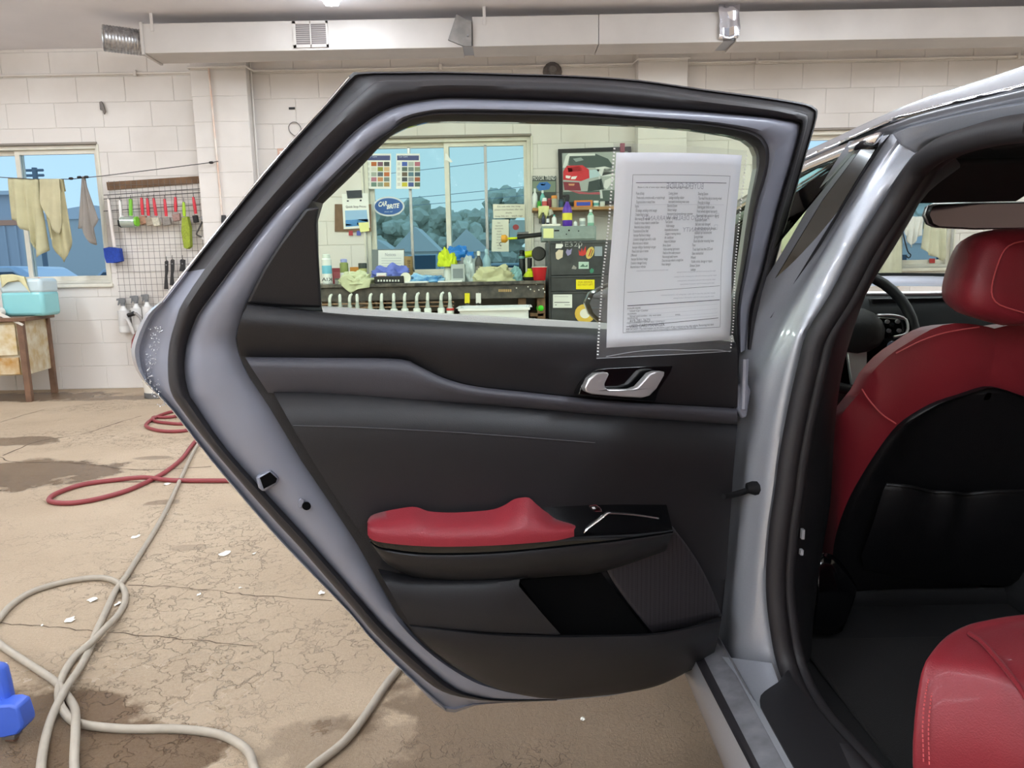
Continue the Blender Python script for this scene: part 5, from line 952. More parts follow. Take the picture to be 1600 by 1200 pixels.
lettering('sign_text', 'CAR', .062, lambda x, y: atY(598, 319, WPY-.0065)+V((x+y*.2, 0, y+x*.10)), m_paper, t, fitw=.085, bold=.002); lettering('sign_text', 'BRITE', .058, lambda x, y: atY(614, 322.5, WPY-.0065)+V((x+y*.2, 0, y+x*.10)), m_paper, t, fitw=.115, bold=.002); lettering('sign_text', 'SINCE 1947', .016, mapxy(607, 331, WPY-.0065), C_('#cfe0f0'), t)
t = thing('wall_clipboard', 'brown clipboard with a blue price sheet on the wall beside the window', 'clipboard', atY(555, 362, YW-.01)); CY = YW-.012
sheet('board', quad(523, 319, 580, 362, CY), M('hardboard', '#7d5f48', .6, noise=(20, .2)), t, .005); sheet('price_sheet', [atY(534, 303, CY-.004), atY(575, 302, CY-.004), atY(578, 356, CY-.004), atY(537, 358, CY-.004)], m_paper, t); sheet('clip', [atY(541, 298, CY-.008), atY(565, 297, CY-.008), atY(566, 309, CY-.012), atY(543, 310, CY-.012)], C_('#3a3c42', .35, .5), t, .008)
lettering('sheet_heading', 'Quick Stop Prices', .03, mapxy(556, 323, CY-.0055), m_ink, t, fitw=.19); decals('blue_table', [([(539, 329), (573, 328), (575.5, 350), (540, 353)], '#9dc0e2'), ([(539.6, 344), (575, 342), (576, 352), (540, 354.5)], '#5c9ad6')], CY-.0052, t); decals('sheet_marks', [((542, 313, 545, 315), '#3a3a40'), ((562, 312, 565, 314.5), '#3a3a40')], CY-.0053, t)
o = sheet('sticky_note', [atY(560, 348, CY-.007), atY(576, 347, CY-.007), atY(577, 361, CY-.009), atY(563, 363, CY-.011)], C_('#eceaa0', .7), None); tag(o, 'pale yellow sticky note on the brown clipboard', 'note')
for px, h, lab in ((548, '#b23a44', 'small red plastic tag hanging under the brown clipboard'), (560.5, '#4a56a8', 'small blue plastic tag hanging under the brown clipboard')):
    o = poly('plastic_tag', quad(px-3.2, 360.5, px+3.2, 368, CY-.01), C_(h, .5), None, ext=(0, .004, 0), bevel=.001); tag(o, lab, 'tag')
o = sheet('white_arrow', [atY(x, y, WPY+.0) for x, y in ((695.5, 240), (698, 240), (707, 253), (703, 254), (700, 251), (695, 250))], m_paper, None); tag(o, 'white paper arrow taped to the middle window', 'sticker')
t = thing('handwritten_sign', 'wide handwritten paper taped to the window corner', 'paper', atY(795, 341, WPY)); sheet('paper', [atY(770, 319, WPY), atY(820, 319, WPY), atY(820, 340, WPY), atY(771, 341, WPY)], C_('#ece8d6', .8), t)
for k, s_ in enumerate(('Do not mix the soap', 'please rinse buckets after use', 'thanks', 'keep lids on    wash rags')): lettering('handwriting', s_, .021, mapxy(795, 322.5+k*5, WPY-.001), C_('#5a5850'), t, fitw=(.22, .27, .06, .26)[k])
t = thing('handwritten_list', 'tall handwritten list taped below the wide paper', 'paper', atY(782, 393, WPY-.004)); sheet('paper', [atY(769, 343, WPY-.004), atY(795, 343, WPY-.004), atY(795, 393, WPY-.004), atY(768, 393, WPY-.004)], C_('#ecead8', .8), t); lettering('handwriting', 'list\nvacuum\nwindows\ndash\ndoors\nmats\ntrunk\nwheels\nwash\nwax', .023, mapxy(780, 368, WPY-.0055), C_('#8a887a'), t, line=1.15)
t = thing('sticker_sheet', 'blue sticker sheet with a red ring in the window corner', 'sticker', atY(808, 372, WPY)); sheet('sheet', quad(796.5, 344, 820, 372, WPY), C_('#7fa3b4', .5), t); decals('red_ring', [([(806+5*math.cos(k*.52), 355+4.5*math.sin(k*.52)) for k in range(12)], '#a8484c')], WPY-.001, t)
t = thing('air_gun', 'black air gun with yellow tip leaning from the grey drawer box', 'air gun', atY(820, 370, 6.6)); GY = 6.58
tube('shaft', [atY(792, 373, GY), atY(816, 371.5, GY)], .010, neon, t, seg=8); tube('body', [atY(808, 370.5, GY), atY(850, 366, GY)], .020, m_dark, t, seg=10); tube('barrel', [atY(808, 365, GY), atY(826, 364, GY)], .011, m_steel, t, seg=8); lathe('tip', [(.012, -.03), (.032, -.025), (.036, .01), (.02, .03)], atY(788, 373, GY), C_('#e0a030', .4), t, 12, 'X'); tube('hook', [atY(783, 378, GY), atY(780, 381, GY), atY(783, 385, GY)], .003, m_cable, t)
# ---------------- clothes line with cloths before the left window
LY = 6.95
o = tube('clothes_line', [(XL, LY, atY(0, 276, LY).z), atY(0, 277, LY), atY(50, 280, LY), atY(110, 280, LY), atY(160, 275, LY), atY(250, 264, LY), atY(330, 254, LY), atY(341, 252, YW-.18)], .004, m_cable, seg=5); tag(o, 'thin clothes line strung across the left window', 'line')
for px, py in ((111, 279), (124, 277), (135, 276.5), (330, 254)): lathe('line_clip', [(.006, -.02), (.012, -.012), (.012, .012), (.006, .02)], atY(px, py, LY-.01), m_dark, o, 8, 'X')
G1 = 'cloths on the line at the left window'
cloth('drying_cloth', 'pale yellow chamois hanging long on the line at the left window', 'cloth', [(12, 280), (35, 281), (60, 281)], [(15, 343), (28, 346), (33, 358), (47, 362), (57, 404), (75, 391)], LY, '#c8c29c', G1, .03, 3)
cloth('drying_cloth', 'tan chamois ending in a point on the line at the left window', 'cloth', [(60, 281), (80, 281), (97, 281)], [(76, 372), (82, 372), (88, 396), (99, 411), (109, 399), (110, 375)], LY-.01, '#bfb790', G1, .03, 2, ph=1)
cloth('drying_cloth', 'short tan cloth overlapping the pointed chamois on the line', 'cloth', [(61, 281), (78, 281), (92, 281)], [(62, 312), (72, 338), (84, 360), (93, 367), (96, 344)], LY-.045, '#c7bf9c', G1, .015, 2, ph=2)
cloth('grey_rag', 'grey rag hanging by one corner on the line', 'cloth', [(127.5, 277), (131, 277)], [(120, 357), (128, 357), (140, 380), (150, 384), (146, 360), (152, 343)], LY, '#9a938c', G1, .02, 2, ph=.5)
# ---------------- tool grid with brushes
GYp = YW-.03
t = thing('tool_grid', 'wire mesh tool grid fixed to the wall beside the left window', 'tool grid', atY(240, 490, GYp))
poly('wood_batten', [atY(166, 284.5, GYp+.012), atY(312, 275, GYp+.012), atY(313, 286, GYp+.012), atY(168, 297, GYp+.012)], m_wood, t, ext=(0, .014, 0), smooth=False)
gx0, gx1 = atY(170, 290, GYp).x, atY(318, 290, GYp).x; gz_t, gz_b = atY(240, 283, GYp).z, atY(240, 505, GYp).z; L = []
for k in range(18): x = gx0+(gx1-gx0)*k/17; L.append(([(x, GYp, gz_b), (x, GYp, gz_t+.01)], .0019))
for k in range(22): z = gz_t-.03-(gz_t-gz_b-.03)*k/21; L.append(([(gx0-.01, GYp-.004, z), (gx1, GYp-.004, z)], .0019))
o = tubes('wire_mesh', L, M('grid_wire', '#7d756f', .5, .3), t, seg=4); o['kind'] = 'stuff'
for dy, x1_ in ((302, 330), (308, 330), (327, 330)): tube('hook_rail', [atY(162, dy+3, GYp-.03), atY(x1_-17, dy-7, GYp-.03)], .004, m_cable, t, seg=5)
HY_ = GYp-.045
def hook(px, py, par): tube('hook', [atY(px, py-6, GYp-.03), atY(px, py-3, HY_), atY(px+1, py+2, HY_-.004), atY(px+2, py, HY_-.01)], .003, m_cable, par, seg=5)
def brush(name, label, hx0, hy0, hx1, hy1, head, hc, bc_, w=2.4, th=.03, ferr=None, group='brushes on the tool grid'):
    t = thing(name, label, 'brush', atY(hx1, max(p[1] for p in head), HY_), group)
    tube('handle', [atY(hx0, hy0, HY_), atY((hx0+hx1)/2, (hy0+hy1)/2, HY_-.006), atY(hx1, hy1, HY_)], [w*.75*pxm(HY_), w*pxm(HY_), w*.9*pxm(HY_)], C_(hc, .35), t, seg=8)
    if ferr: poly('ferrule', [atY(x, y, HY_-th*.5) for x, y in ferr], C_(hc, .35), t, ext=(0, th, 0), bevel=.002)
    poly('bristles', [atY(x, y, HY_-th*.6) for x, y in head], M('bristle_'+bc_, bc_, .9, bump=(200, .8), noise=(60, .3)), t, ext=(0, th*1.2, 0), bevel=.003); hook(hx0, hy0, t); return t
brush('wash_brush', 'long white-handled wash brush with blue bristles', 169, 311, 179, 386, [(161, 388), (170, 386), (186, 388), (189, 408), (178, 411), (166, 411), (163, 402)], '#e9dfd8', '#2a49a8', 2.8, .05)
brush('dish_brush', 'white-handled round brush with black bristles', 187, 313, 189, 338, [(183, 344), (190, 342), (193, 352), (189, 356), (184, 353)], '#f0ece8', '#1f1f20', 2.4, ferr=[(185, 343), (192, 342), (191, 337), (187, 337)])
t = thing('lint_roller', 'green lint roller with a clear cover on the tool grid', 'lint roller', atY(204, 355, HY_), 'brushes on the tool grid'); tube('handle', [atY(204, 311, HY_), atY(204.5, 337, HY_)], 2.8*pxm(HY_), C_('#7ac23a', .35), t); lathe('roller', [(.05, -12*pxm(HY_)), (.052, 0), (.05, 9*pxm(HY_))], atY(203, 347, HY_-.05), C_('#aeb9ae', .15, .3), t, 16, 'X'); lathe('end_cap', [(.045, 0), (.045, .02), (.03, .024)], atY(212, 346, HY_-.05), C_('#7ac23a', .35), t, 16, 'X'); hook(204, 311, t)
for lab, a, b, hd, bc_ in (('red detail brush with beige and red head next to the lint roller', (221, 309), (223, 336), [(217, 338), (227, 337), (229, 349), (219, 351)], '#b88a72'), ('red detail brush with grey-beige bristles between two red brushes', (230, 310), (232, 337), [(226, 340), (237, 339), (240, 351), (229, 353)], '#a89a88'), ('red detail brush with pale cream bristles', (240, 310), (244, 337), [(236, 340), (247, 340), (250, 352), (240, 354)], '#d6d0bc'),
                         ('red brush with worn grey bristles hanging alone mid-rail', (257, 311), (260, 338), [(253, 341), (264, 339), (267, 351), (255, 353)], '#9a928a'), ('red brush with a wide taupe head', (274, 308), (274.5, 331), [(268, 335), (280, 333), (281, 344), (271, 346)], '#ab8a82'), ('red brush with black bristles at the pilaster end of the rail', (302, 308), (306, 334), [(300, 337), (307, 336), (309, 347), (302, 348)], '#2f2d2e')):
    brush('detail_brush', lab, *a, *b, hd, '#d0303e', bc_, 2.5)
t = brush('fuzzy_duster', 'long yellow-green microfibre wheel duster', 287, 316, 288, 338, [(284, 340), (292, 338), (296, 355), (297, 385), (292, 389), (287, 387), (283, 362)], '#a6cf2a', '#9fae3c', 2.6, .05)
t = thing('washer_gun', 'silver spray gun wand hooked on the grid by the pilaster', 'spray gun', atY(322, 372, HY_)); tube('lance', [atY(319, 341, HY_-.03), atY(328, 348, HY_-.03), atY(341, 357, HY_-.03)], .014, m_steel, t); lathe('coupling', [(.016, -.02), (.026, -.02), (.026, .02), (.016, .02), (.016, -.02)], atY(319, 341, HY_-.03), m_steel, t, 14, 'Y'); tube('trigger_guard', [atY(x, y, HY_-.03) for x, y in ((316, 346), (311, 357), (307, 366), (314, 370), (321, 372))], .008, m_cable, t, n=3); tube('grip', [atY(316, 371, HY_-.03), atY(325, 378, HY_-.03)], .016, C_('#d9d4cf', .4), t)
for x0, x1, ya, yb, lab in ((257, 262.5, 407, 452, 'black plastic scraper with forked tip on the tool grid'), (266, 272, 405, 446, 'black plastic scraper with a pale stripe on the tool grid'), (281, 289, 405, 424, 'short black plastic scraper with a hook on the tool grid')):
    t = thing('scraper', lab, 'scraper', atY((x0+x1)/2, yb, HY_), 'black scrapers on the tool grid'); poly('blade', [atY(x, y, HY_) for x, y in ((x0, ya+2), (x0+2, ya), (x1, ya+1), (x1, ya+16), (x1-1.5, ya+24 if yb-ya > 24 else yb), (x1, yb), (x0-1, yb), (x0+.5, ya+22 if yb-ya > 24 else ya+10))], m_dark, t, ext=(0, .012, 0), bevel=.003); lathe('hang_eye', [(.006, -.004), (.006, .004)], atY((x0+x1)/2, ya+7, HY_-.002), m_steel, t, 8, 'Y'); hook((x0+x1)/2, ya, t)
def hung_spray(cx, lab, h=54, w=17, base=520):
    Y = YW-.06; z = atY(cx, base, Y).z
    return bottle('hung_spray_bottle', lab, 'spray bottle', cx, z, w, h, Y, '#e9e7e4', '#77787a', '#dcd9d6', 'spray', yref=500)
hung_spray(194.5, 'white spray bottle hanging lowest on the grid by the rusty desk'); hung_spray(215, 'white spray bottle hanging behind the grey wand', 56, 16, 518); hung_spray(232, 'white spray bottle half hidden behind the open car door', 54, 15, 514)
t = thing('vacuum_wand', 'bent grey vacuum wand hanging below the spray bottles', 'wand', atY(208, 518, HY_-.06)); tube('wand', [atY(x, y, HY_-.08) for x, y in ((197, 497), (202, 505), (206, 514), (209, 522))], .017, C_('#c9c4c0', .4), t, n=3); tube('handle', [atY(x, y, HY_-.08) for x, y in ((200, 493), (206, 490), (213, 490), (219, 496), (223, 505), (226, 520))], [.018, .018, .014, .014, .014, .014], C_('#8d8885', .4), t); tube('grip_sleeve', [atY(200, 493, HY_-.08), atY(210, 489.5, HY_-.08)], .021, m_dark, t)
o = tube('hung_red_hose', [atY(222+15*math.cos(k*.5)+(k//12), 540+22*math.sin(k*.5), HY_-.07-.004*(k % 7)) for k in range(38)], .014, M('red_hose', '#8c3a3e', .5), seg=7); tag(o, 'coil of red hose hung on the wall behind the car door edge', 'hose')
t = thing('white_bucket', 'white bucket on the floor behind the car door edge', 'bucket', FL(247, 622)); b0 = FL(247, 620); lathe('pail', [(.10, 0), (.105, .004), (.12, .26), (.113, .26), (.095, .01)], b0, m_white, t, 22); lathe('bottom_ring', [(.108, .0), (.112, .004), (.112, .045), (.107, .05)], b0, C_('#6a6866', .6), t, 22)
# ---------------- rusty steel desk
A0_ = FL(47, 628); B0_ = FL(88, 613); sd = (B0_-A0_); sd.z = 0; sl = min(sd.length, .75); sd.normalize(); B0_ = A0_+sd*sl; ld = V((-sd.y, sd.x, 0))
if ld.x > 0: ld = -ld
TZ_ = atY(55, 493, (A0_.y+B0_.y)/2).z; Wd = 1.25
print('DESK', A0_, B0_, TZ_)
m_rust = M('rusty_cream_enamel', '#d8cdb0', .55, noise=(7, .5), col2='#b0823f'); m_cre = M('cream_enamel', '#d9d0b8', .5, noise=(11, .3), col2='#c2a877'); m_brown = M('brown_post', '#7d5d48', .6, noise=(12, .3))
t = thing('steel_desk', 'rusty cream steel desk with brown legs under the left window', 'desk', (A0_+B0_)/2+ld*Wd/2)
def DK(u, v, z): return A0_+ld*u+sd*v+V((0, 0, z))     # u to the left, v to the wall
def dbox(name, u0, u1, v0, v1, z0, z1, mat, par, bevel=.004): return obj(name, [DK(u, v, z) for u in (u0, u1) for v in (v0, v1) for z in (z0, z1)], BF, mat, par, bevel=bevel, angle=30)
dbox('desk_top', -.06, Wd+.06, -.03, sl+.01, TZ_-.035, TZ_, m_brown, t)
for u in (-.02, Wd-.03):
    for v in (-.01, sl-.045): dbox('leg', u, u+.05, v, v+.05, 0, TZ_-.035, m_brown, t)
zl = .24; dbox('side_panel', 0, .012, .03, sl-.03, zl, TZ_-.035, m_cre, t); dbox('back_panel', .01, .62, sl-.03, sl-.02, zl, TZ_-.035, m_cre, t); dbox('pedestal', .03, .62, .02, sl-.035, zl, TZ_-.04, m_cre, t)
d1 = dbox('drawer', .05, .60, -.004, .02, .42, TZ_-.06, m_cre, t); d2 = dbox('drawer', .05, .60, -.004, .02, zl+.01, .40, m_rust, t)
for dd, z in ((d1, .6), (d2, .33)): dbox('drawer_pull', .28, .38, -.02, -.004, z, z+.02, m_steel, dd, .002)
# jug of blue cleaner on the desk
JY = (A0_.y+B0_.y)/2; JC = atY(34, 491, JY); jx0, jx1 = atY(2, 480, JY-.1).x, atY(68, 480, JY-.1).x; jh = 58*pxm(JY-.1)
t = thing('cleaner_jug', 'square translucent jug of pale blue cleaner on the rusty desk', 'jug', ((jx0+jx1)/2, JY, TZ_)); m_jug = M('jug_plastic', '#c9dbe0', .3)
box('liquid_body', (jx0, JY-.1, TZ_), (jx1, JY+.16, TZ_+jh*.66), M('blue_cleaner', '#8fd0d3', .25), t, bevel=.03); box('jug_top', (jx0, JY-.0995, TZ_+jh*.60), (jx1, JY+.1595, TZ_+jh*1.0), m_jug, t, bevel=.03)
lathe('spigot', [(.035, -.05), (.042, -.04), (.042, -.005), (.028, .01)], V((jx0+.01, JY-.12, TZ_+.045)), m_white, t, 16, 'Y'); lathe('neck_cap', [(.035, 0), (.035, .03)], V((jx0+.05, JY, TZ_+jh*.95)), m_white, t, 14)
cloth('drying_cloth', 'pale yellow chamois draped over the blue cleaner jug', 'cloth', [(0, 431), (18, 430), (38, 434)], [(2, 450), (12, 441), (28, 438), (40, 448), (47, 459)], JY-.125, '#d9d3a6', None, .006, 2, n=16)
o = poly('plastic_ruler', [atY(x, y, A0_.y-.02) for x, y in ((-20, 480), (0, 488), (36, 506), (34, 509), (0, 494), (-20, 486))], m_white, None, ext=(0, .012, -.004)); tag(o, 'white plastic ruler sticking out over the desk front', 'ruler')
decals_o = thing('window_sticker', 'tiny red and white sticker in the corner of the left window', 'sticker', atY(64, 441, WPY)); decals('print', [([(57, 437), (60, 434), (64, 435), (64, 440), (58, 441)], '#d04a35'), ((65.5, 436, 68, 440), '#eeeef0'), ((69.5, 435.5, 74, 438), '#eeeef0')], WPY, decals_o)
# ---------------- cloths before the right window, seen through the windscreen
RY = 6.95
o = tube('clothes_line', [(1.75, RY, atY(1180, 325, RY).z), atY(1300, 330, RY), atY(1430, 340, RY), atY(1540, 330, RY), (XR, RY, atY(1600, 322, RY).z)], .004, m_cable, seg=5); tag(o, 'thin clothes line strung across the right window', 'line')
G2 = 'cloths on the line at the right window'
for lab, tp, bt, yy, h, ph in (('long pale green chamois at the pilaster end of the right line', [(1222, 331), (1250, 329), (1282, 330)], [(1222, 395), (1235, 392), (1245, 402), (1262, 372), (1280, 350)], RY, '#c2c9a2', 0), ('very long cream cloth seen over the steering wheel', [(1372, 335), (1390, 336), (1412, 337)], [(1366, 432), (1382, 456), (1396, 454), (1406, 448), (1411, 425)], RY, '#cfcdb6', 1), ('crumpled white cloth hanging short before the right window', [(1413, 339), (1428, 340), (1444, 340)], [(1413, 366), (1424, 388), (1432, 372), (1440, 368)], RY-.03, '#dfded6', 2), ('cream cloth hanging at the edge of the right window', [(1446, 340), (1462, 339), (1482, 338)], [(1441, 388), (1452, 398), (1462, 402), (1474, 408), (1479, 392)], RY, '#cdcab0', .4)):
    cloth('drying_cloth', lab, 'cloth', tp, bt, yy, h, G2, .025, 3, ph=ph)
o = tube('line_hook', [atY(x, y, RY-.03) for x, y in ((1406, 341), (1411, 365), (1418, 392), (1423, 398), (1420, 403), (1415, 399))], .006, m_dark, n=3); tag(o, 'black wire hook hanging from the right clothes line', 'hook')
o = sheet('window_sticker', quad(1452, 404, 1461, 411, WPY), C_('#c03a35', .5), None); tag(o, 'small red sticker on the right window pane', 'sticker')
bottle('hung_spray_bottle', 'teal spray bottle on the sill of the right window', 'spray bottle', 1231, WZ0, 13, 36, YW+.02, '#4f9aa0', '#3c6f86', style='spray', yref=400)
# ================================================================== floor things
m_gh = M('grey_hose', '#a79c8d', .45, noise=(30, .1)); m_rh = M('red_hose', '#8c3a3e', .5)
def fpath(pts, r):
    return [atZ(p[0], p[1], r+(p[2] if len(p) > 2 else 0)) for p in pts]
gr = .0105
ghose = [(330, 660), (303, 705), (285, 742), (262, 792), (240, 832), (215, 872), (196, 902), (180, 924), (163, 960), (150, 988), (142, 1010), (125, 1043), (105, 1072, .020), (90, 1100, .012), (77, 1132), (67, 1175), (64, 1215), (70, 1275), (100, 1290), (118, 1240), (116, 1190), (118, 1140, .02), (117, 1108), (103, 1085), (85, 1064), (57, 1045), (25, 1024), (2, 1008), (-18, 988), (-2, 968), (15, 948), (45, 927), (82, 914), (125, 905), (160, 903), (181, 909), (194, 922), (195, 940), (185, 960), (165, 981, .018), (140, 1006, .018), (117, 1026), (101, 1050), (92, 1075), (93, 1097), (100, 1112), (112, 1125), (128, 1131), (150, 1135), (200, 1139), (275, 1139), (337, 1146), (370, 1160), (390, 1178), (399, 1205), (420, 1235), (455, 1228), (490, 1197), (540, 1157), (575, 1112), (603, 1070), (625, 1040), (650, 980), (690, 900)]
o = tube('grey_hose', fpath(ghose, gr), gr, m_gh, seg=10, n=5); tag(o, 'long grey water hose looped across the concrete floor', 'hose')
rhose = [(420, 752), (348, 751), (300, 751), (262, 750), (225, 746, .012), (180, 750), (130, 757), (95, 768), (79, 777), (80, 784), (110, 786), (150, 780), (200, 766), (240, 748), (262, 735), (285, 716), (305, 690), (330, 672), (310, 668), (288, 673), (262, 674), (240, 671), (228, 665), (238, 655), (258, 646), (280, 642), (275, 650), (258, 652), (240, 652), (242, 658), (262, 661), (290, 662), (330, 655)]
o = tube('red_hose', fpath(rhose, .0125), .0125, m_rh, seg=9, n=5); tag(o, 'red air hose lying in loops on the floor near the wall', 'hose')
# scraps of paper
m_scrap = M('paper_scrap', '#eceae2', .9); sp = [(145, 938, 11, 'torn paper scrap inside the grey hose loop'), (185, 945, 8, 'crinkled paper scrap beside the hose strand'), (109, 970, 12, 'leaf-shaped paper scrap by the floor crack'), (353, 865, 14, 'paper curl out on the bare concrete'), (503, 928, 9, 'crumpled paper bit at the door edge'), (212, 840, 9, 'thin paper strip left of the straight hose run'), (258, 805, 7, 'small paper bit right of the straight hose run'), (910, 1125, 8, 'pale scrap under the car door'), (262, 757, 10, 'thin white strip by the crossing hoses'), (66, 978, 3, 'tiny white crumb on the floor crack'), (311, 930, 5, 'tiny paper bit near the upper floor crack'), (4, 1040, 8, 'white paper bit behind the blue creeper'), (376, 920, 5, 'small pale chip beside the upper floor crack'), (397, 866, 5, 'small pale chip near the paper curl')]
for k, (x, y, w, lab) in enumerate(sp):
    rnd = random.Random(k); c = FL(x, y); s = (FL(x+w*1.35, y)-c).length/2; vs = [c+V((0, 0, .006))]; n = 9
    for j in range(n):
        a = 2*math.pi*j/n; r = s*rnd.uniform(.55, 1.15); vs.append(c+V((r*math.cos(a), r*math.sin(a)*1.3, rnd.uniform(.001, .007))))
    o = obj('paper_scrap', vs, [(0, 1+j, 1+(j+1) % n) for j in range(n)], m_scrap, smooth=False, solid=.0008); tag(o, lab, 'litter', 'scraps on the floor')
# blue creeper corner with castor
m_blue = M('blue_plastic', '#3f62c8', .4, noise=(10, .12))
c0 = FL(12, 1168); t = thing('mechanic_creeper', 'blue plastic mechanic creeper with castors at the hose loop', 'creeper', c0)
Yc = c0.y
def BP(x, y, dy=0): return atY(x, y, Yc+dy)
poly('foot_pod', [BP(-90, 1110), BP(-10, 1104), (BP(14, 1102)), BP(27, 1106), BP(35, 1130), BP(36, 1138), BP(28, 1148), BP(8, 1153), BP(-90, 1156)], m_blue, t, ext=(0, .05, 0), bevel=.010)
poly('deck', [BP(-90, 1030, .03), BP(-2, 1042, .03), BP(4, 1050, .03), BP(10, 1075, .03), BP(15, 1100, .03), BP(8, 1112, .03), BP(-90, 1115, .03)], m_blue, t, ext=(0, .03, 0), bevel=.010)
rr_ = (c0.z+ (BP(8, 1155).z))/2
rr_ = max(.012, BP(8, 1155).z/2)
for px in (8, -60): X = BP(px, 1160).x; lathe('castor_wheel', [(rr_*.4, -.012), (rr_, -.010), (rr_, .010), (rr_*.4, .012)], (X, Yc+.025, rr_), M('brown_castor', '#7a5c4c', .6), t, 16, 'X'); box('castor_fork', (X-.016, Yc+.010, rr_), (X+.016, Yc+.040, 2*rr_), m_steel, t, bevel=.002)
# ================================================================== window sticker in plastic sleeve on the open car door
CAMP = V((0, 0, 1.0)); LIFT = V((0, 0, .1))
def DS(px, py, off): return D(px, py, off)+LIFT
def toffs(v): return .030
sl_l = [(957, 224), (953, 262), (948, 322), (943, 378), (938, 432), (935, 502), (932, 560)]; sl_r = [(1165, 236), (1160, 301), (1154, 367), (1148, 418), (1143, 502), (1138, 548)]
t = thing('window_sticker_sleeve', 'clear plastic sleeve with a printed white form hung on the open car door glass', 'document', DS(1035, 550, .03))
m_slv = bpy.data.materials.new('clear_sleeve'); m_slv.use_nodes = True
nt = m_slv.node_tree; nt.nodes.clear(); oo = nt.nodes.new('ShaderNodeOutputMaterial'); tr = nt.nodes.new('ShaderNodeBsdfTransparent'); gg = nt.nodes.new('ShaderNodeBsdfGlossy'); df = nt.nodes.new('ShaderNodeBsdfDiffuse'); mx = nt.nodes.new('ShaderNodeMixShader'); m2_ = nt.nodes.new('ShaderNodeMixShader')
tr.inputs[0].default_value = (.95, .95, .95, 1); gg.inputs['Roughness'].default_value = .25; df.inputs[0].default_value = (.75, .75, .78, 1); mx.inputs[0].default_value = .05; m2_.inputs[0].default_value = .08
nt.links.new(tr.outputs[0], mx.inputs[1]); nt.links.new(gg.outputs[0], mx.inputs[2]); nt.links.new(mx.outputs[0], m2_.inputs[1]); nt.links.new(df.outputs[0], m2_.inputs[2]); nt.links.new(m2_.outputs[0], oo.inputs[0])
n = 24
Lp = resample([DS(x, y, .034) for x, y in sl_l], n); Rp = resample([DS(x, y, .034) for x, y in sl_r], n)
def slv(u, v, o=0):     # u 0..1 across, v 0..1 down, gently curved
    k = v*(n-1); i = min(n-2, int(k)); f = k-i; a = Lp[i].lerp(Lp[i+1], f); b = Rp[i].lerp(Rp[i+1], f)
    return a.lerp(b, u)+EN*(.010*math.sin(math.pi*u)*(1-.5*v)+.004*math.sin(5*v+3*u)+o)
grid('sleeve', [[slv(j/10, i/20, .003) for j in range(11)] for i in range(21)], m_slv, t)
m_doc = bpy.data.materials.new('printed_paper'); m_doc.use_nodes = True
nt = m_doc.node_tree; nt.nodes.clear(); oo = nt.nodes.new('ShaderNodeOutputMaterial'); d1_ = nt.nodes.new('ShaderNodeBsdfDiffuse'); d2_ = nt.nodes.new('ShaderNodeBsdfTranslucent'); mx = nt.nodes.new('ShaderNodeMixShader'); mx.inputs[0].default_value = .48
for q in (d1_, d2_): q.inputs[0].default_value = (.92, .92, .97, 1)
nt.links.new(d1_.outputs[0], mx.inputs[1]); nt.links.new(d2_.outputs[0], mx.inputs[2]); nt.links.new(mx.outputs[0], oo.inputs[0])
def uvpx(px, py):       # pixel on the sheet -> its u, v (straight inverse over the four sleeve corners)
    v = .5; u = .5
    for _ in range(25):
        lx = 957+(932-957)*v; rx = 1165+(1138-1165)*v; u = (px-lx)/(rx-lx); ty = 224+(236-224)*u; by = 560+(548-560)*u; v = (py-ty)/(by-ty)
    return u, v
def SP(px, py, o=0): u, v = uvpx(px, py); return slv(u, v, o)
pc4 = [(962, 237), (1158, 242), (1137, 530), (948, 543)]
def PB(s, q, o=0):      # s across 0..1, q down 0..1 on the paper
    a = (pc4[0][0]+(pc4[1][0]-pc4[0][0])*s, pc4[0][1]+(pc4[1][1]-pc4[0][1])*s); b = (pc4[3][0]+(pc4[2][0]-pc4[3][0])*s, pc4[3][1]+(pc4[2][1]-pc4[3][1])*s)
    return SP(a[0]+(b[0]-a[0])*q, a[1]+(b[1]-a[1])*q, o)
grid('paper_form', [[PB(j/12, i/20) for j in range(13)] for i in range(21)], m_doc, t, solid=-.0003)
mi = M('form_ink', '#3a3a46', .9); mgh = M('show_through_ink', '#b3b2be', .9)
def pmap(s0, q0, o=.0022, flip=1): return lambda x, y: PB(s0+flip*x, q0-y*.66, o)
def bar(s0, s1, q0, q1, th, mat, nm='rule'):
    N_ = 14; P = [PB(s0+(s1-s0)*k/N_, q0+(q1-q0)*k/N_, .0022) for k in range(N_+1)]; P2 = [PB(s0+(s1-s0)*k/N_, q0+(q1-q0)*k/N_+th, .0022) for k in range(N_+1)]
    return grid(nm, [P, P2], mat, t, recalc=False)
def vbar(s, q0, q1, th, mat):
    N_ = 14; return grid('rule', [[PB(s, q0+(q1-q0)*k/N_, .0022) for k in range(N_+1)], [PB(s+th, q0+(q1-q0)*k/N_, .0022) for k in range(N_+1)]], mat, t, recalc=False)
for a in ((.115, .9, .103, .103), (.115, .9, .925, .925)): bar(*a, .0018, mi)
vbar(.115, .103, .925, .0025, mi); vbar(.897, .103, .925, .0025, mi)
bar(.14, .87, .14, .137, .003, mi); bar(.14, .89, .70, .685, .002, mi); bar(.145, .89, .775, .765, .004, mi); bar(.14, .88, .893, .872, .003, mi); bar(.14, .87, .247, .247, .001, mgh)
for q in (.805, .832, .856, .873): bar(.145, .87, q, q-.014, .0009, mgh)
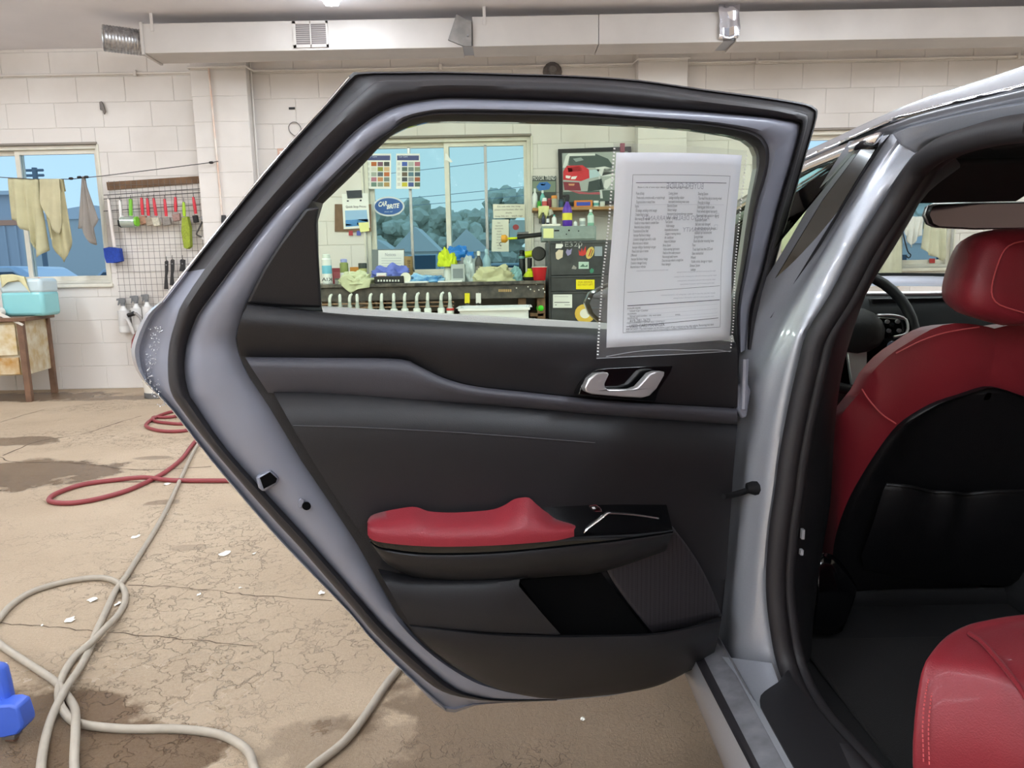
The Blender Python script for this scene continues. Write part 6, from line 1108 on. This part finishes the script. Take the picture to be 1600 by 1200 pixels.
cols = ['Frame & Body\n  Frame-cracks, corrective welds, or rusted through\n  Dogtracks-bent or twisted frame\nEngine\n  Oil leakage, excluding normal seepage\n  Cracked block or head\n  Belts missing or inoperable\n  Knocks or misses related to camshaft lifters\n  Abnormal exhaust discharge\nTransmission & Drive Shaft\n  Improper fluid level or leakage\n  Cracked or damaged case which is visible\n  Abnormal noise or vibration\n  Improper shifting or functioning in any gear\n  Manual clutch slips or chatters\nDifferential\n  Improper fluid level or leakage\n  Cracked or damaged housing\n  Abnormal noise or vibration',
        'Cooling System\n  Leakage including radiator\n  Improperly functioning water pump\nElectrical System\n  Battery leakage\n  Improperly functioning alternator, generator\n  battery, or starter\nFuel System\n  Visible leakage\nInoperable Accessories\n  Gauges or warning devices\n  Air conditioner\n  Heater & Defroster\nBrake System\n  Failure warning light broken\n  Pedal not firm under pressure\n  Not enough pedal reserve\n  Does not stop vehicle in straight line\n  Hoses damaged',
        'Steering System\n  Too much free play at steering wheel\n  Free play in linkage\n  Steering gear binds or jams\n  Front wheels aligned improperly\n  Power unit belts cracked or slipping\nSuspension System\n  Ball joint seals damaged\n  Structural parts bent or damaged\n  Stabilizer bar disconnected\n  Spring broken\n  Shock absorber mounting loose\nTires\n  Tread depth less than 2/32 inch\n  Sizes mismatched\nWheels\n  Visible cracks, damage or repairs\nExhaust System\n  Leakage']
for k, s_ in enumerate(cols):
    vs, fs = textmesh(s_, .022, 'LEFT', line=1.0); xm = min(v.x for v in vs); xM = max(v.x for v in vs); ym = min(v.y for v in vs); yM = max(v.y for v in vs)
    s0 = (.145, .385, .625)[k]; w = .215; q0, q1 = .185, (.57, .565, .60)[k]
    obj('form_column', [PB(s0+(v.x-xm)/(xM-xm)*w, q1-(v.y-ym)/(yM-ym)*(q1-q0), .0022) for v in vs], fs, mi, t, smooth=False, recalc=False)
def line_(s_, s0, q, w, hgt, mat, flip=False, nm='form_text'):
    vs, fs = textmesh(s_, 1, 'LEFT'); xm = min(v.x for v in vs); xM = max(v.x for v in vs)
    f = lambda v: (1-(v.x-xm)/(xM-xm)) if flip else (v.x-xm)/(xM-xm)
    obj(nm, [PB(s0+f(v)*w, q-v.y*hgt, .0022) for v in vs], fs, mat, t, smooth=False, recalc=False)
line_('BUYERS GUIDE', .365, .158, .30, .042, mgh, True); line_('AS IS-NO DEALER WARRANTY', .20, .315, .55, .034, mgh, True); line_('WARRANTY', .53, .375, .25, .034, mgh, True)
for q in (.29, .35):
    for a in ((.80, .83, q, q), (.80, .83, q+.025, q+.025)): bar(*a, .0015, mgh)
    vbar(.80, q, q+.025, .002, mgh); vbar(.829, q, q+.025, .002, mgh)
line_('Below is a list of some major defects that may occur in used vehicles', .155, .163, .38, .013, mi)
for k, (s0, q, w) in enumerate(((.52, .60, .33), (.50, .625, .36), (.53, .648, .32), (.55, .668, .29), (.20, .585, .25), (.40, .725, .45), (.50, .745, .34))): line_('dealer will pay percent of the labor and parts for covered systems', s0, q, w, .012, mgh, True)
line_('DEALER NAME', .145, .793, .10, .014, mi); line_('Used Car Center', .165, .808, .14, .016, mi); line_('ADDRESS', .145, .824, .07, .012, mi); line_('Street and number, city and state', .165, .838, .24, .016, mi); line_('TELEPHONE', .145, .850, .08, .012, mi); line_('EMAIL', .52, .842, .04, .012, mi)
line_('419-281-3673', .165, .866, .155, .024, mi); line_('FOR COMPLAINTS AFTER SALE, CONTACT', .145, .876, .29, .012, mi); line_('USED CARS MANAGER', .165, .893, .27, .025, mi)
line_('IMPORTANT: The information on this form is part of any contract to buy this vehicle. Removing this label', .14, .909, .70, .015, mi); line_('before consumer purchase (except for purpose of test-driving) is a violation of federal law (16 C.F.R. 455)', .14, .919, .55, .013, mi)
# punched white stitches along both edges of the sleeve
vs, fs = [], []
for side in (0, 1):
    for k in range(64):
        v = .02+k*.0152; u = .006 if side == 0 else .994; du = .006
        P = [slv(u-du, v, .0045), slv(u+du, v+.001, .0045), slv(u+du, v+.007, .0045), slv(u-du, v+.006, .0045)]; b0 = len(vs); vs += P; fs.append((b0, b0+1, b0+2, b0+3))
o = obj('perforation', vs, fs, M('perforation_white', '#e9e9e6', .6), t, smooth=False); o['kind'] = 'stuff'
tube('crease', [SP(x, y, .005) for x, y in ((945, 557), (985, 549), (1020, 546), (1050, 546), (1070, 547), (1110, 546), (1136, 549))], .0006, M('crease_white', '#9c9ca0', .4), t, seg=5, n=3); tube('sleeve_edge', [slv(u/10, 1.0, .004) for u in range(11)], .0006, M('crease_white'), t, seg=5)
CAMP = V((0, 0, CAMH))
# ================================================================== outside the windows
m_asph = M('asphalt', '#97969c', .8, noise=(.4, .15)); o = box('ground_outside', (-120, YW+.25, -.30), (120, 220, -.25), m_asph, bevel=0); tag(o, kind='structure')
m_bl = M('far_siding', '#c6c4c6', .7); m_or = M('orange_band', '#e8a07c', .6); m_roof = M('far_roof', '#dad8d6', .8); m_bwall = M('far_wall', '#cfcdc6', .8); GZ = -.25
t = thing('shed_building', 'grey metal building with an orange band outside the left window', 'building', (-17, 24, GZ))
xr_ = atY(33, 350, 24).x; xl_ = xr_-9; poly('wall_body', [V((xl_, 24, GZ)), V((xr_, 24, GZ)), V((xr_*1.36, 32, GZ)), V((xl_, 32, GZ))], m_bl, t, ext=(0, 0, atY(20, 305, 24).z-GZ), smooth=False); box('orange_band', (xl_, 23.95, atY(20, 352, 24).z), (xr_+.02, 24, atY(20, 344, 24).z), m_or, t, bevel=0)
for k in range(24): box('siding_rib', (xr_-.2-k*.36, 23.94, GZ), (xr_-.14-k*.36, 24, atY(20, 353, 24).z), m_bl, t, bevel=0)
poly('roof_edge', [V((xl_, 23.8, atY(20, 305, 24).z)), V((xr_+.2, 23.8, atY(20, 305, 24).z)), V((xr_*1.36+.2, 32, atY(20, 305, 24).z)), V((xl_, 32, atY(20, 305, 24).z))], m_roof, t, ext=(0, 0, .12), smooth=False)
def pcar(label, x, y, rz, colr, h=1.5, van=False):
    t = thing('parked_car', label, 'car', (x, y, GZ), 'cars parked outside'); mm_ = M('parked_paint_'+colr, colr, .3, .3, coat=.5); mg_ = M('parked_glass', '#2f4658', .1)
    pr_ = [(-2.2, .35), (-2.25, .75), (-1.9, .9), (-1.0, 1.0), (-.45, h), (1.1, h), (1.75, 1.0), (2.2, .9), (2.25, .35)] if not van else [(-2.5, .4), (-2.5, .95), (-1.5, 1.1), (-.9, h), (2.4, h), (2.5, .4)]
    Rz = Matrix.Rotation(rz, 3, 'Z'); c = V((x, y, GZ)); T = lambda px_, py_, pz_: c+Rz @ V((px_, py_, pz_))
    rows = [[T(a, w*s, b) for a, b in pr_] for w, s in ((-.9, 1), (.9, 1))]
    poly('body', [T(a, -.88, b) for a, b in pr_], mm_, t, ext=tuple(Rz @ V((0, 1.76, 0))), bevel=.06)
    wn_ = [(-.85, 1.03), (-.42, h-.08), (1.05, h-.08), (1.55, 1.03)] if not van else [(-1.25, 1.12), (-.82, h-.12), (1.6, h-.12), (1.6, 1.12)]
    for s in (-1, 1): poly('side_window', [T(a, s*.89, b) for a, b in wn_], mg_, t, ext=tuple(Rz @ V((0, s*.01, 0))), smooth=False)
    a, b = (pr_[3], pr_[4]) if not van else (pr_[2], pr_[3]); poly('windscreen', [T(a[0]-.03, -.75, a[1]+.04), T(a[0]-.03, .75, a[1]+.04), T(b[0]-.03, .65, b[1]-.04), T(b[0]-.03, -.65, b[1]-.04)], mg_, t, smooth=False)
    for wx in (-1.45, 1.45):
        for s in (-1, 1): lathe('wheel', [(.05, -.1), (.32, -.1), (.32, .1), (.05, .1)], (0, 0, 0), m_tyre, t, 18, 'Y').data.transform(Matrix.Translation(T(wx, s*.82, .32)) @ Rz.to_4x4())
    return t
pcar('silver car outside the left window beyond the jug', atY(0, 410, 11).x-.6, 11, .2, '#b9c4d0'); pcar('dark grey car parked in the lot outside the left window', atY(120, 380, 19).x+1.5, 19, 0.0, '#a9b0b8'); pcar('silver car outside the middle window behind the clipboard', atY(590, 395, 14).x-1.0, 14.5, .3, '#a9bcc6'); pcar('tall grey van outside behind the wrapped roll', atY(668, 400, 40).x, 40, 1.45, '#9aacb8', 2.1, True); pcar('pale car far outside behind the black bottle', atY(765, 400, 26).x, 26.5, .1, '#a4b4bc')
def house(label, x, y, w, d, hw, hr_):
    t = thing('house', label, 'house', (x, y+d/2, GZ), 'houses across the street'); box('walls', (x-w/2, y, GZ), (x+w/2, y+d, GZ+hw), m_bwall, t, bevel=0)
    z0 = GZ+hw; poly('roof', [V((x-w/2-.4, y-.3, z0)), V((x+w/2+.4, y-.3, z0)), V((x, y-.3, z0+hr_))], m_roof, t, ext=(0, d+.6, 0), smooth=False)
    for q in (-.25, .25): box('house_window', (x+q*w-.6, y-.03, GZ+1.0), (x+q*w+.6, y, GZ+2.0), M('house_glass', '#3d5060', .2), t, bevel=0)
for px, Y, w, hw, hr2, lab in ((650, 88, 5.0, 3.4, 2.9, 'grey gabled house seen left of the window stile'), (730, 96, 5.2, 3.4, 2.9, 'grey gabled house seen right of the window stile'), (590, 100, 5.4, 3.2, 2.2, 'low house half hidden by the oval sign'), (150, 110, 26, 9.5, 2.0, 'long low-pitched building beyond the lot outside the left window'), (1440, 95, 10, 3.4, 2.8, 'low house outside the right window')): house(lab, atY(px, 400, Y).x, Y, w, 7, hw, hr2)
def tree(label, x, y, h, w, seed):
    t = thing('tree', label, 'tree', (x, y, GZ), 'trees behind the houses'); rnd = random.Random(seed); bm = bmesh.new()
    for k in range(70):
        a_ = rnd.uniform(0, 6.28); f_ = rnd.uniform(.12, .92); q_ = w*.5*math.sqrt(rnd.random())*math.sqrt(max(.05, 1-((f_-.45)/.55)**2))
        c = V((x+q_*math.cos(a_), y+q_*math.sin(a_)*.7, GZ+h*f_)); r = w*rnd.uniform(.06, .13)
        b0 = len(bm.verts); bmesh.ops.create_icosphere(bm, subdivisions=2, radius=r); bm.verts.ensure_lookup_table()
        for v in bm.verts[b0:]: v.co = c+v.co*rnd.uniform(.75, 1.25)
    me = bpy.data.meshes.new('foliage'); bm.to_mesh(me); bm.free(); me.materials.append(M('hazed_foliage', '#d2d3c4', .95, noise=(.4, .15))); f = bpy.data.objects.new('foliage', me); COL.objects.link(f); setparent(f, t)  # foliage colour is paled so that it carries the distance haze
    tube('trunk', [(x, y, GZ), (x+.1, y, GZ+h*.6)], .22, M('far_bark', '#55534f', .9), t, seg=7)
for k, (px, Y, h, w, lab) in enumerate(((592, 114, 10.5, 13, 'bushy tree far outside behind the oval sign'), (650, 130, 13, 15, 'broad tree far outside left of the window stile'), (722, 116, 10.5, 12, 'broad tree far outside right of the window stile'), (795, 132, 15.5, 12, 'tall tree far outside behind the handwritten sign'), (690, 148, 12.5, 14, 'distant tree between the two gabled houses'), (70, 150, 9, 22, 'low distant tree outside the left window'), (1450, 120, 12, 16, 'distant tree outside the right window'))): tree(lab, atY(px, 400, Y).x, Y, h, w, k)
t = thing('utility_pole', 'wooden utility pole with crossarms outside the left window', 'pole', (atY(58, 350, 40).x, 40, GZ)); X = atY(58, 300, 40).x; m_pole = M('pole_wood', '#7d858c', .8)
tube('pole_shaft', [(X, 40, GZ), (X, 40, atY(57, 262, 40).z)], .13, m_pole, t, seg=8)
for py in (266, 274): z = atY(57, py, 40).z; tube('crossarm', [(X-.4-.03*(py-262), 40, z), (X+.45, 40, z)], .07, m_pole, t, seg=6)
for k, (pa_, pb_) in enumerate((((560, 276), (840, 240)), ((560, 312), (840, 290)), ((560, 322), (840, 305)))):
    o = tube('power_line', [atY(pa_[0]-200, pa_[1]+20, 30), atY((pa_[0]+pb_[0])/2, (pa_[1]+pb_[1])/2+3, 30), atY(pb_[0]+200, pb_[1]-22, 30)], .013, M('wire_grey', '#a3adb5', .6), seg=5, n=4); tag(o, ('highest power line crossing the sky outside the middle window', 'middle power line outside the middle window', 'lowest power line just above the trees outside')[k], 'power line')
